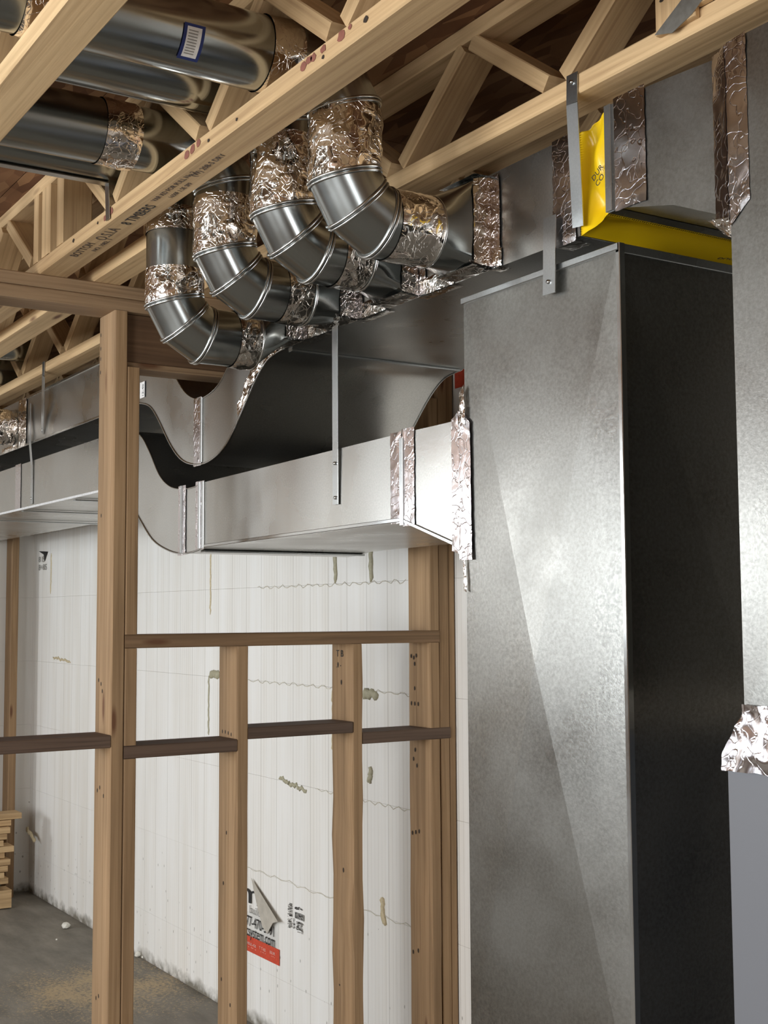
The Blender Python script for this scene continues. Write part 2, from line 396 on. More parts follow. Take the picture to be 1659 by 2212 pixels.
# ---------------------------------------------------------------- helper to turn a photo measurement on a known plane into metres
def at(px, py, X=None, Y=None, Z=None):
    q = d+R_*((px-829.5)/FPX)-U_*((py-1106)/FPX)
    if X is not None: t = (X-CAM.x)/q.x
    elif Y is not None: t = (Y-CAM.y)/q.y
    else: t = (Z-CAM.z)/q.z
    return CAM+q*t

# ---------------------------------------------------------------- marks on the back wall
def text(name, body, size, org, xd, yd, mt, parent, extr=.0002, xs=1.0, fit=None):
    cu = bpy.data.curves.new(name, 'FONT'); cu.body = body; cu.size = size; cu.extrude = extr; cu.resolution_u = 3
    to = bpy.data.objects.new(name, cu); COL.objects.link(to); bpy.context.view_layer.update()
    me = bpy.data.meshes.new_from_object(to.evaluated_get(bpy.context.evaluated_depsgraph_get()))
    COL.objects.unlink(to); bpy.data.objects.remove(to)
    xd, yd = Vector(xd).normalized(), Vector(yd).normalized(); zd = xd.cross(yd)
    if fit:
        w_ = max(v_.co.x for v_ in me.vertices)-min(v_.co.x for v_ in me.vertices); xs = fit/w_
    me.transform(Matrix(((xd.x*xs, yd.x, zd.x, org[0]), (xd.y*xs, yd.y, zd.y, org[1]), (xd.z*xs, yd.z, zd.z, org[2]), (0, 0, 0, 1))))
    me.materials.clear(); me.materials.append(M[mt])
    o = bpy.data.objects.new(name, me); COL.objects.link(o)
    if parent is not None: o.parent = parent; o.matrix_parent_inverse = parent.matrix_world.inverted()
    return o
YS = BACK_Y-.0045
sg = empty('wall_sticker', (-4.95, YS, .45), 'big white printed sticker with red band and peeling corner, low on the foam wall', 'sticker')
def wz(x_, y_): return at(x_, y_, Y=YS-.001)
pr = wz(602.6, 2052); pbm = wz(602.6, 2086.8)
box('sticker_sheet', -5.20, pr.x-.012, YS+.0030, YS+.0040, pr.z-.004, .45, 'sheet', sg)
box('red_band', -5.20, pr.x, YS-.0006, YS+.0012, pbm.z, pr.z, 'red', sg, label='red band with small pale print')
X1, Z1 = (1, 0, 0), (0, 0, 1)
def ptext(body, size, xa, ya, xb, mt, nm='printed_text', xs=1.0):
    a = wz(xa, ya); b_ = wz(xb, ya) if xb else None
    return text(nm, body, size, (a.x, YS-.0018, a.z), X1, Z1, mt, sg, .0002, xs, (b_.x-a.x) if b_ else None)
ptext('m', .125, 516, 1941, 557, 'ink')
ptext('buildin', .046, 538.5, 1971, 571, 'greyink')
ptext('77-470-3991', .060, 532, 1997, 591, 'ink')
ptext('csystem.com', .064, 531, 2018, 593, 'ink')
for (a_, b_, t_) in ((533, 553, 'INSUL-420'), (560, 574, 'T T-EE'), (583, 594, 'EE:IR')):
    ptext(t_, .016, a_, 2038+(a_-533)*.42, b_, 'pink', 'small_print')
    ptext('- ~ -', .016, a_+3, 2046+(a_-533)*.42, b_, 'pink', 'small_print')
# the peeled corner folds down over the print
pk = [(542.6, 1896.6, .006), (600, 1991, .022), (589, 1994, .018), (577, 2017, .010), (566, 2000, .008), (554, 1951, .006)]
pv = [at(a_, b_, Y=YS-c_) for a_, b_, c_ in pk]; pv2 = [v_+Vector((0, .001, 0)) for v_ in pv]
mesh('peeled_corner', pv+pv2, [tuple(range(6)), tuple(range(11, 5, -1))]+[(i, i+6, (i+1) % 6+6, (i+1) % 6) for i in range(6)], 'paper', sg, label='curled beige back of the peeled corner')

st = empty('inspection_stamp', (-4.55, YS, .5), 'small grey ink stamp of fine print on the foam wall, right of the peeling sticker', 'stamp')
def specks(name, x0, x1, z0, z1, n, mt, par, y=YS, sx=(.004, .014), sz=(.002, .004)):
    vs, fs = [], []
    for i in range(n):
        a = random.uniform(x0, x1-sx[1]); c = random.uniform(z0, z1); w = random.uniform(*sx); h = random.uniform(*sz)
        k = len(vs); vs += [(a, y, c), (a+w, y, c+.2*h), (a+w, y, c+h), (a, y, c+h)]; fs.append((k, k+1, k+2, k+3))
    return tag(mesh(name, vs, fs, mt, par), kind='stuff')
specks('fine_print', -4.62, -4.575, .455, .552, 95, 'greyink', st)
specks('fine_print', -4.55, -4.487, .452, .492, 80, 'greyink', st)
specks('fine_print', -4.565, -4.49, .536, .548, 18, 'ink', st)
specks('fine_print', -4.572, -4.558, .46, .50, 20, 'ink', st, YS, (.002, .007))
box('dark_box', -4.558, -4.486, YS-.0002, YS+.0006, .503, .527, 'greyink', st)
specks('barcode', -4.556, -4.49, .504, .524, 60, 'ink', st, YS-.0006, (.002, .004), (.002, .006))

def blob(name, pts, rad, mt, parent, seg=8):
    """knobbly bead of sprayed foam along a path"""
    vs, fs = [], []; n = len(pts)
    P = [Vector(p) for p in pts]
    for i, p in enumerate(P):
        t = (P[min(i+1, n-1)]-P[max(i-1, 0)]).normalized(); s = t.cross(Vector((0, 1, 0))).normalized(); q = Vector((0, -1, 0))
        e = min(1, .35+min(i, n-1-i)*.8)
        for k in range(seg):
            a = 2*math.pi*k/seg; rr = rad*e*(1+.5*noise.noise(p*90+Vector((k*.7, 0, 0))))
            vs.append(p+s*math.cos(a)*rr+q*math.sin(a)*rr*.6)
    for i in range(n-1):
        for k in range(seg): fs.append((i*seg+k, i*seg+(k+1) % seg, (i+1)*seg+(k+1) % seg, (i+1)*seg+k))
    fs.append(tuple(range(seg))[::-1]); fs.append(tuple((n-1)*seg+k for k in range(seg)))
    return mesh(name, vs, fs, mt, parent, True)
def path(x0, z0, x1, z1, n=9, w=.004, y=BACK_Y-.001):
    return [(x0+(x1-x0)*i/n+random.uniform(-w, w), y, z0+(z1-z0)*i/n+random.uniform(-w, w)) for i in range(n+1)]
def goo(x0, z0, x1, z1, rad, mt='spray', label=None, cat='foam bead', n=9, y=BACK_Y-.001, w=.004):
    o = blob('spray_foam_bead', path(x0, z0, x1, z1, n, w, y), rad, mt, None)
    return tag(o, label, cat)
goo(-4.24, 1.98, -4.24, 1.81, .010, 'spray', 'long drip of yellow-green spray foam under the lower duct, left of two drips')
goo(-3.98, 1.99, -3.982, 1.81, .012, 'spray', 'drip of spray foam under the lower duct with a round bottom, right of two drips')
goo(-4.04, 1.405, -3.935, 1.402, .020, 'spray', 'wide lump of spray foam on the wall just right of the third stud')
goo(-3.985, 1.145, -3.998, 1.085, .013, 'spray', 'smear of spray foam below the right-hand blocking piece')
goo(-3.915, .70, -3.90, .60, .012, 'spraylight', 'low pale smear of spray foam between the right studs near the wall stain')
goo(-5.37, 1.43, -5.27, 1.43, .018, 'spray', 'hooked lump of spray foam left of the second stud')
goo(-5.385, 1.42, -5.385, 1.15, .006, 'spray', 'thin vertical run of spray foam hanging from the hooked lump', n=18)
goo(-4.70, 1.035, -4.47, 1.005, .0075, 'spray', 'crusty horizontal foam line on the wall between second and third studs', n=22, w=.008)
goo(-5.37, 1.98, -5.373, 1.70, .005, 'spraylight', 'thin vertical foam run in the block joint under the lower duct', n=18)
goo(-7.68, 2.08, -7.68, 1.83, .006, 'spraylight', 'thin vertical foam run on the wall far left', n=14)
goo(-7.62, 1.45, -7.3, 1.43, .007, 'spraylight', 'brownish foam crust line high on the far left wall', n=16, w=.008)
goo(-4.262, 1.41, -4.262, 1.18, .006, 'spraylight', 'green-tinged foam bead running down the wall behind the third stud', n=22, w=.005)
for (x0, x1, z, n) in ((-4.9, -3.75, 1.808, 60), (-5.0, -3.7, 1.415, 60), (-4.4, -3.7, 1.02, 40), (-5.0, -3.7, .63, 40)):
    pp = [(x0+(x1-x0)*i/n, BACK_Y-.001, z+.006*math.sin(i*1.7)+random.uniform(-.003, .003)) for i in range(n+1)]
    o = blob('joint_squeeze', pp, .0016, 'squeeze', wb, 5); o['label'] = 'wavy squeezed-out foam along a block joint'
# small stamps and tags
s2_ = empty('block_stamp', (-7.84, YS, 2.03), 'tiny dark ink stamp on the foam block at far left under the duct', 'stamp')
text('stamp_text', '8 IS\n8+8S', .05, (-7.92, YS-.001, 2.03), X1, Z1, 'greyink', s2_, xs=1.6)
mesh('stamp_patch', [(-7.92, YS, 2.10), (-7.74, YS, 2.09), (-7.80, YS, 2.03), (-7.82, YS, 2.075)], [(0, 1, 2, 3)], 'ink', s2_)
rt = box('red_label', -3.44, -3.36, YS, YS+.0015, 2.44, 2.51, 'red'); tag(rt, 'bright red printed patch high on the white wall beside the column duct', 'label')

# ---------------------------------------------------------------- stud wall
XF = -3.45; XB = XF-.127; PT = 2.636  # front face, back face, plate top
def stud(name, y0, y1, z0, z1, label, cat='stud', mt='stud', group=None, xb=XB, xf=XF, wob=.0):
    o = empty(name, ((xf+xb)/2, (y0+y1)/2, z0), label, cat, group)
    board('timber', ((xf+xb)/2, (y0+y1)/2, z0), ((xf+xb)/2, (y0+y1)/2, z1), (0, 1, 0), (y1-y0)/2, (xf-xb)/2, mt, o, .003, wob=wob)
    return o
def nails(o, y, xs_zs, r=.0035):
    vs, fs = [], []
    for (xx, zz) in xs_zs:
        k = len(vs)
        for q in range(8):
            a = q*math.pi/4; vs.append((xx+r*math.cos(a), y, zz+r*1.8*math.sin(a)))
        fs.append(tuple(range(k, k+8)))
    return tag(mesh('nail_holes', vs, fs, 'hole', o), kind='stuff')
PB = PT-.074
bp = empty('bottom_plate', (XF-.06, .3, 0), 'wooden bottom plate under the stud wall on the slab, below the picture edge', 'plate')
box('timber', XB, XF, -1.2, BACK_Y-.003, 0, .036, 'plate', bp, .002)
for nm, z0, z1, lb in (('top_plate', PB, PT-.0375, 'lower board of the doubled top plate above the tall left stud'), ('top_plate', PT-.0365, PT, 'upper board of the doubled top plate under the joists')):
    o = empty(nm, (XF-.06, .3, z0), lb, 'plate', 'doubled top plates'); box('timber', XB+.01, XF, -1.2, BACK_Y-.003, z0, z1, 'plate', o, .003)
s = stud('wall_stud', .86, .898, .036, PB, 'wall stud just outside the left picture edge that carries the left blocking piece', wob=.002)
s1 = stud('wall_stud', 1.281, 1.319, .036, PB, 'tall nearest stud at left, full height up to the doubled top plate', wob=.001)
nails(s1, 1.2805, [(-3.565, 2.51), (-3.565, 2.47), (-3.565, 2.44), (-3.566, 2.40), (-3.545, 1.98), (-3.53, 1.50), (-3.55, 1.51), (-3.52, 1.48), (-3.55, 1.2), (-3.53, 1.21), (-3.5, 1.19), (-3.54, .63), (-3.52, .64)])
HB = 2.402
stud('jack_stud', 1.3205, 1.357, 1.6395, HB, 'short upper jack stud beside the tall stud, standing on the long rail', 'stud')
stud('jack_stud', 1.3205, 1.357, 1.3300, 1.6005, 'short jack stud piece between long rail and blocking, against the tall stud', 'stud')
stud('jack_stud', 1.3205, 1.357, .036, 1.2930, 'lower jack stud against the tall stud, below the blocking', 'stud')
s2 = stud('wall_stud', 1.669, 1.705, .036, 1.6005, 'second stud from the left in the opening, under the long rail', wob=.001)
nails(s2, 1.6685, [(-3.55, 1.345), (-3.53, 1.345), (-3.51, 1.343), (-3.49, 1.34), (-3.54, .9), (-3.52, 1.05), (-3.55, .62), (-3.49, .56)])
s3 = stud('wall_stud', 2.065, 2.101, .036, 1.6005, 'third stud in the opening, knotty with a wavy bark edge and black stamp', wob=.009)
tag(text('stamp_text', 'T B\n_ .', .03, (-3.55, 2.0640, 1.560), (1, 0, 0), (0, 0, 1), 'ink', s3), kind='stuff')
nails(s3, 2.0645, [(-3.54, 1.535), (-3.52, 1.48), (-3.56, 1.33), (-3.53, 1.328), (-3.495, 1.33), (-3.54, 1.2), (-3.51, .9), (-3.535, .55), (-3.50, .62)], .0045)
s4 = []
s4.append(stud('jack_stud', 2.357, 2.394, 1.6395, HB, 'right upper jack stud between header and long rail, behind the lower duct end', wob=.002))
s4.append(stud('jack_stud', 2.357, 2.394, 1.3265, 1.6005, 'right jack stud piece between long rail and the right blocking', wob=.004))
s4.append(stud('jack_stud', 2.357, 2.394, .036, 1.2900, 'right lower jack stud with splits and nail holes below the right blocking', wob=.005))
nails(s4[1], 2.3555, [(-3.56, 1.555), (-3.545, 1.55), (-3.53, 1.557), (-3.54, 1.53), (-3.54, 1.45), (-3.56, 1.40), (-3.54, 1.40), (-3.52, 1.40)], .004)
nails(s4[2], 2.3555, [(-3.54, 1.25), (-3.55, 1.22), (-3.53, 1.20), (-3.56, .98), (-3.54, .985), (-3.52, .99), (-3.56, .6), (-3.53, .61)], .004)
stud('king_stud', 2.3948, 2.434, 1.3265, PB, 'full-height king stud right of the jack stud, above the blocking', xf=XF-.002)
stud('king_stud', 2.4000, 2.434, .036, 1.2900, 'lower king stud right of the jack stud, below the blocking', xf=XF-.003)
stud('wall_stud', 2.4348, 2.459, .036, PB, 'last thin stud tight against the white foam wall', xf=XF-.004, wob=.001)
def block(name, y0, y1, z0, z1, label, mt='aged', xf=XF+.001, cat='blocking'):
    o = empty(name, (XF-.06, (y0+y1)/2, z0), label, cat)
    board('timber', ((xf+XB)/2, y0, (z0+z1)/2), ((xf+XB)/2, y1, (z0+z1)/2), (0, 0, 1), (z1-z0)/2, (xf-XB)/2, mt, o, .003); return o
block('rail', 1.3205, 2.3945, 1.6008, 1.639, 'long horizontal rail across the framed opening under the ducts', 'rail', cat='rail')
block('blocking', .8985, 1.2805, 1.327, 1.362, 'dark blocking piece at far left, running off the picture edge')
block('blocking', 1.3205, 1.6685, 1.2935, 1.3295, 'dark blocking piece between the tall stud and the second stud')
block('blocking', 1.7055, 2.0645, 1.327, 1.361, 'dark blocking piece between the second and third studs, set highest')
block('blocking', 2.1015, 2.4345, 1.2903, 1.3263, 'dark blocking piece between the third stud and the right studs')
hd = empty('header_beam', (XF-.07, 1.9, HB), 'deep dark brown header beam above the duct opening', 'beam')
box('header_ply', -3.519, -3.476, 1.3215, BACK_Y-.03, HB+.019, PB-.001, 'lvl', hd, .002)
box('header_ply', -3.565, -3.5205, 1.3215, BACK_Y-.03, HB+.019, PB-.001, 'lvl', hd, .002)
box('bottom_strip', -3.566, -3.470, 1.3215, BACK_Y-.03, HB+.0005, HB+.0185, 'plate', hd, .002, label='paler strip under the header')

# ---------------------------------------------------------------- floor trusses
def truss(y0, x0, x1, label, nodes, posts=(), w=.083, skip=(), bot_only=False, group='floor trusses'):
    o = empty('floor_truss', ((x0+x1)/2, y0+w/2, PT), label, 'truss', group)
    yc = y0+w/2
    bc = board('bottom_chord', (x0, yc, PT+.019), (x1, yc, PT+.019), (0, 1, 0), w/2, .0188, 'spruce', o, .003, wob=.0012)
    board('top_chord', (x0, yc, CEIL-.0195), (x1, yc, CEIL-.0195), (0, 1, 0), w/2, .0185, 'spruce', o, .003)
    zb, zt = PT+.0385, CEIL-.0385
    for i, nx in enumerate(nodes):
        for sgn in (-1, 1):
            if (i, sgn) in skip: continue
            tx = nx+sgn*.268
            if tx < x0 or tx > x1: continue
            a = Vector((nx+sgn*.024, yc, zb+.012)); t = Vector((tx-sgn*.008, yc, zt-.004))
            board('web', a, t, (0, 1, 0), w/2-.001, .0178, 'spruce', o, .0025)
    for px_, hw in posts:
        board('post', (px_, yc, zb), (px_, yc, zt), (0, 1, 0), w/2-.001, hw, 'spruce', o, .0025)
    return o, bc
n1 = [-1.285, -1.82, -2.365, -2.898, -4.09, -4.635, -5.173, -5.72, -6.26, -6.8, -7.35]
tr0, _ = truss(.609, -7.95, 1.0, 'floor truss crossing the top left corner, nearest to the camera', [.32, -.21, -.75]+n1, posts=[(-3.47, .019)])
tr1, bc1 = truss(1.059, -7.95, .6, 'floor truss with black print on its underside, in front of the round pipes', [-.2, -.74]+n1, posts=[(-3.49, .019), (-3.40, .035), (-3.28, .025)])
for v0 in (((-3.53, 1.10, PT+.05), (-3.77, 1.10, CEIL-.045)),):
    board('web', v0[0], v0[1], (0, 1, 0), .0405, .0178, 'spruce', tr1, .0025)
tr15 = empty('floor_truss', (-4.5, 1.26, PT), 'floor truss ending at the leftmost round pipe, next behind the printed truss', 'truss')
board('bottom_chord', (-7.95, 1.256, PT+.019), (-3.0, 1.256, PT+.019), (0, 1, 0), .0415, .0188, 'spruce', tr15, .003, wob=.001)
board('top_chord', (-7.95, 1.256, CEIL-.0195), (-3.0, 1.256, CEIL-.0195), (0, 1, 0), .0415, .0185, 'spruce', tr15, .003)
for nx in (-3.55, -4.09, -4.635, -5.173, -5.72, -6.26, -6.8):
    for sg_ in (-1, 1):
        board('web', (nx+sg_*.024, 1.256, PT+.05), (nx+sg_*.26, 1.256, CEIL-.043), (0, 1, 0), .0405, .0178, 'spruce', tr15, .0025)
board('post', (-3.06, 1.256, PT+.0385), (-3.06, 1.256, CEIL-.0385), (0, 1, 0), .0405, .018, 'spruce', tr15)
n2 = [-.7, -1.245, -1.794, -2.345, -2.9, -3.46, -4.09, -4.635, -5.173, -5.72, -6.26, -6.8, -7.35]
tr2, bc2 = truss(1.516, -7.95, .4, 'floor truss running above the upper trunk duct and its yellow connector', n2)
tr3, _ = truss(1.975, -7.95, .4, 'floor truss close to the white wall, seen past the trunk duct', [q-.1 for q in n2])
# print and chalk on the printed truss
ZU = PT-.0006
text('chord_print', 'BOTTOM', .030, (-3.235, 1.093, ZU), (1, 0, 0), (0, -1, 0), 'woodink', tr1, xs=1.15)
text('chord_print', 'NO. 1082. 1', .018, (-3.16, 1.117, ZU), (1, 0, 0), (0, -1, 0), 'woodink', tr1, xs=1.4)
text('chord_print', 'O.S.I.A', .040, (-3.055, 1.103, ZU), (1, 0, 0), (0, -1, 0), 'woodink', tr1, xs=1.0)
text('chord_print', '8 TIMBERS', .036, (-2.90, 1.110, ZU), (1, 0, 0), (0, -1, 0), 'ink', tr1, xs=1.05)
text('chord_print', 'VAR KD FOR PULL No.2', .018, (-2.70, 1.095, ZU), (1, 0, 0), (0, -1, 0), 'woodink', tr1, xs=1.2)
text('chord_print', '1650F 1.5E SPF', .016, (-2.66, 1.118, ZU), (1, 0, 0), (0, -1, 0), 'woodink', tr1, xs=1.2)
text('chord_print', '(W) 208-S DRY', .020, (-2.50, 1.105, ZU), (1, 0, 0), (0, -1, 0), 'woodink', tr1, xs=1.2)
def marks(par, pts, yy, mt, r=.006):
    vs, fs = [], []
    for (xx, zz, s_) in pts:
        k = len(vs); n = 9
        for q in range(n):
            a = 2*math.pi*q/n; rr = r*s_*(1+.5*noise.noise(Vector((xx*77, zz*55, q))))
            vs.append((xx+rr*1.3*math.cos(a), yy, zz+rr*math.sin(a)))
        fs.append(tuple(range(k, k+n)))
    return tag(mesh('chalk_marks', vs, fs, mt, par), kind='stuff')
marks(tr1, [(-1.93, 2.657, 1.5), (-1.91, 2.661, 1.4), (-1.895, 2.660, 1.2), (-1.86, 2.662, 1.2), (-1.80, 2.661, 1.6), (-1.77, 2.665, .8), (-2.41, 2.660, 1.7), (-2.44, 2.656, 1.6), (-2.38, 2.663, 1.4), (-2.885, 2.658, 1.4), (-2.93, 2.652, 1.1)], 1.0580, 'redchalk')
marks(tr1, [(-1.72, 2.657, .9), (-2.33, 2.652, .6), (-2.2, 2.652, .5), (-3.16, 2.655, .8), (-2.98, 2.654, .6), (-1.86, 2.648, .6)], 1.0578, 'hole')
# bearing block and steel plate on the right of truss 2
cb = empty('bearing_block', (-1.46, 1.54, PT+.038), 'upright timber block on the right truss with a dull steel plate at its foot', 'block')
box('timber', -1.515, -1.425, 1.503, 1.5155, PT+.020, CEIL-.001, 'spruce', cb, .002)
box('timber', -1.423, -1.395, 1.503, 1.5155, PT+.036, CEIL-.001, 'spruce', cb, .002)
mesh('steel_plate', [(-1.515, 1.5015, 2.658), (-1.475, 1.5015, 2.646), (-1.43, 1.5015, 2.660), (-1.385, 1.5015, 2.688), (-1.41, 1.5015, 2.704), (-1.44, 1.5015, 2.700),
     (-1.515, 1.5027, 2.658), (-1.475, 1.5027, 2.646), (-1.43, 1.5027, 2.660), (-1.385, 1.5027, 2.688), (-1.41, 1.5027, 2.704), (-1.44, 1.5027, 2.700)],
     [(0, 1, 2, 3, 4, 5), (11, 10, 9, 8, 7, 6)]+[(i, i+6, (i+1) % 6+6, (i+1) % 6) for i in range(6)], 'rustplate', cb)
marks(cb, [(-1.49, 2.74, .6), (-1.455, 2.742, .6), (-1.497, 2.713, .8)], 1.5022, 'hole')

# ---------------------------------------------------------------- rectangular ducts
YN, YFAR = 1.55, 2.12
def loft(name, sec, mt, parent, y0=YN, y1=YFAR, sub=1, label=None, smooth=True, lip=True):
    """box duct along X. sec = list of (xt, zt, xb, zb): top and bottom edge points of the near side"""
    near_t = [Vector((a, y0, b_)) for a, b_, c_, d_ in sec]; near_b = [Vector((c_, y0, d_)) for a, b_, c_, d_ in sec]
    n = len(sec); vs, fs = [], []
    def strip(A, B):
        k = len(vs)
        for i in range(n): vs.append(A[i]); vs.append(B[i])
        for i in range(n-1): fs.append((k+2*i, k+2*i+1, k+2*i+3, k+2*i+2))
    far_t = [v_+Vector((0, y1-y0, 0)) for v_ in near_t]; far_b = [v_+Vector((0, y1-y0, 0)) for v_ in near_b]
    strip(near_b, near_t); strip(near_t, far_t); strip(far_t, far_b); strip(far_b, near_b)
    o = mesh(name, vs, fs, mt, parent, smooth, None, label)
    return o
def edge_bead(name, pts, r, parent, mt='bead', seg=6):
    P = [Vector(p) for p in pts]; n = len(P); vs, fs = [], []
    for i, p in enumerate(P):
        t = (P[min(i+1, n-1)]-P[max(i-1, 0)]).normalized()
        up = Vector((0, 1, 0)) if abs(t.y) < .9 else Vector((0, 0, 1))
        s_ = t.cross(up).normalized(); q = t.cross(s_)
        for k in range(seg):
            a = 2*math.pi*k/seg; vs.append(p+s_*math.cos(a)*r+q*math.sin(a)*r)
    for i in range(n-1):
        for k in range(seg): fs.append((i*seg+k, i*seg+(k+1) % seg, (i+1)*seg+(k+1) % seg, (i+1)*seg+k))
    fs.append(tuple(range(seg))[::-1]); fs.append(tuple((n-1)*seg+k for k in range(seg)))
    return mesh(name, vs, fs, mt, parent, True)
def spline(pts, n):
    """catmull-rom through (x,z)"""
    out = []
    P = [pts[0]]+list(pts)+[pts[-1]]
    for i in range(1, len(P)-2):
        for k in range(n):
            t = k/n; a, b_, c_, d_ = (Vector(P[i-1]), Vector(P[i]), Vector(P[i+1]), Vector(P[i+2]))
            out.append(.5*((2*b_)+(-a+c_)*t+(2*a-5*b_+4*c_-d_)*t*t+(-a+3*b_-3*c_+d_)*t*t*t))
    out.append(Vector(P[-2])); return out
ZB, ZTp = 2.386, 2.583
sup = empty('supply_trunk_duct', (-3.4, 1.83, 2.386), 'upper galvanized trunk duct dipping under the header beam, round pipes joined to its side', 'duct')
def straight(name, x0, x1, zb0, zb1, zt0, zt1, par, label=None, n=6):
    return loft(name, [(x0+(x1-x0)*i/n, zt0+(zt1-zt0)*i/n, x0+(x1-x0)*i/n, zb0+(zb1-zb0)*i/n) for i in range(n+1)], 'duct', par, label=label)
straight('duct_section', -1.80, -2.93, ZB, ZB, ZTp, ZTp, sup)
straight('duct_section', -3.95, -5.17, 2.388, 2.395, 2.585, 2.590, sup)
straight('duct_section', -5.172, -8.0, 2.395, 2.395, 2.590, 2.590, sup)
botp = [(-2.93, 2.386), (-3.01, 2.376), (-3.065, 2.350), (-3.118, 2.310), (-3.20, 2.235), (-3.278, 2.175), (-3.37, 2.142), (-3.467, 2.136), (-3.58, 2.158), (-3.676, 2.216), (-3.79, 2.321), (-3.86, 2.367), (-3.95, 2.388)]
topp = [(-2.93, 2.583), (-3.02, 2.572), (-3.10, 2.535), (-3.18, 2.470), (-3.27, 2.395), (-3.34, 2.350), (-3.42, 2.332), (-3.48, 2.332), (-3.54, 2.350), (-3.60, 2.386), (-3.70, 2.475), (-3.80, 2.550), (-3.95, 2.585)]
bs, ts = spline(botp, 4), spline(topp, 4)
loft('dip_fitting', [(t_.x, t_.y, b_.x, b_.y) for t_, b_ in zip(ts, bs)], 'duct', sup, label='U-shaped drop that passes below the header')
for Y_ in (YN, YFAR):
    edge_bead('seam_edge', [(v_.x, Y_-.001, v_.y) for v_ in bs], .003, sup)
edge_bead('seam_edge', [(v_.x, YN-.001, v_.y) for v_ in ts], .002, sup)
box('seam_edge', -8.0, -3.95, YN-.004, YN, 2.388, 2.397, 'bead', sup)
box('seam_edge', -5.17, -3.95, YN-.004, YN, 2.580, 2.590, 'bead', sup)
box('drive_cleat', -2.945, -2.925, YN+.02, YFAR-.01, 2.380, 2.386, 'strap', sup, label='folded cleat across the underside')
ret = empty('return_trunk_duct', (-3.4, 1.83, 1.89), 'lower galvanized trunk duct with an S-bend, running to the tall column duct', 'duct')
rb = [(-3.43, 1.889), (-3.50, 1.880), (-3.60, 1.879), (-3.706, 1.896), (-3.819, 1.933), (-3.927, 2.004), (-4.02, 2.070), (-4.12, 2.110), (-4.25, 2.124)]
rtp = [(-3.43, 2.080), (-3.50, 2.072), (-3.60, 2.074), (-3.69, 2.092), (-3.77, 2.135), (-3.85, 2.215), (-3.934, 2.280), (-4.05, 2.308), (-4.25, 2.316)]
rbs, rts = spline(rb, 4), spline(rtp, 4)
loft('s_bend_fitting', [(t_.x, t_.y, b_.x, b_.y) for t_, b_ in zip(rts, rbs)], 'duct', ret, label='S-shaped bend behind the tall stud')
straight('duct_section', -2.365, -3.43, 1.897, 1.889, 2.094, 2.080, ret)
straight('duct_section', -4.25, -5.27, 2.124, 2.135, 2.316, 2.318, ret)
straight('duct_section', -5.272, -8.0, 2.135, 2.14, 2.318, 2.32, ret)
loft('flared_fitting', [(-2.363, 2.094, -2.363, 1.897), (-2.25, 2.094, -2.25, 1.862), (-2.139, 2.095, -2.139, 1.826)], 'duct', ret, smooth=False, label='flared end meeting the column duct')
edge_bead('seam_edge', [(v_.x, YN-.001, v_.y) for v_ in rbs], .003, ret); edge_bead('seam_edge', [(v_.x, YN-.001, v_.y) for v_ in rts], .002, ret)
board('seam_edge', (-3.43, YN-.002, 1.8935), (-2.365, YN-.002, 1.9005), (0, 1, 0), .003, .0045, 'bead', ret)
board('seam_edge', (-2.363, YN-.001, 1.897), (-2.139, YN-.001, 1.826), (0, 1, 0), .003, .004, 'bead', ret)
board('seam_edge', (-8.0, YN-.002, 2.1445), (-4.25, YN-.002, 2.1275), (0, 1, 0), .003, .0045, 'frame', ret)
for xx, zz in ((-3.47, 1.882), (-4.62, 2.124), (-5.27, 2.130), (-5.85, 2.13), (-2.37, 1.893)):
    box('drive_cleat', xx-.014, xx+.014, YN+.015, YFAR-.005, zz-.005, zz, 'strap', ret)
# tape over joints
def vtape(par, xc, w, z0, z1, label=None, amp=.0026):
    nrm = (0, -1, 0)
    return foil('foil_tape', (xc-w/2, YN-.001, z0), (xc+w/2, YN-.001, z0), (xc+w/2, YN-.001, z1), (xc-w/2, YN-.001, z1), nrm, par, amp, .0055, label, True)
vtape(ret, -3.585, .055, 1.872, 2.083); vtape(ret, -3.455, .060, 1.884, 2.085)
vtape(ret, -2.395, .045, 1.893, 2.098); vtape(ret, -2.345, .048, 1.885, 2.102)
for xx in (-3.585, -3.455, -3.43, -2.37):
    box('slip_joint', xx-.007, xx+.007, YN-.006, YN, 1.888 if xx > -3.5 else 1.880, 2.082, 'strap', ret)
vtape(ret, -5.28, .075, 2.130, 2.322)
vtape(sup, -3.475, .055, 2.132, 2.336)
box('slip_joint', -3.452, -3.440, YN-.005, YN, 2.140, 2.332, 'strap', sup)
# bottom edge tape of the supply trunk, wrapping round the lower arris
def long_tape(x0, x1):
    foil('foil_tape', (x0, YN-.001, ZB), (x1, YN-.001, ZB), (x1, YN-.001, ZB+.036), (x0, YN-.001, ZB+.036), (0, -1, 0), sup, .0045, .006)
    foil('foil_tape', (x0, YN-.002, ZB-.001), (x1, YN-.002, ZB-.001), (x1, YN+.022, ZB-.001), (x0, YN+.022, ZB-.001), (0, 0, -1), sup, .002, .006)
for a_, b_ in ((-2.034, -2.0), (-2.30, -2.166), (-2.565, -2.431), (-2.834, -2.696)): long_tape(a_, b_)
# torn foil running down the start of the dip
def dipfoil(u, v):
    u_ = 2+u*14; i = min(int(u_), 15); f = u_-i; a = bs[i]*(1-f)+bs[i+1]*f
    up = Vector((-.25, 0, .97)); p = Vector((a.x, YN-.0015, a.y))+up*(.075-.045*u)*v
    return p+Vector((0, -1, 0))*(.001+abs(crumple(p, .005)))+Vector((noise.noise(p*50), 0, noise.noise(p*50+Vector((4, 4, 4)))))*.003
grid('foil_tape', dipfoil, 30, 11, 'foil', sup)

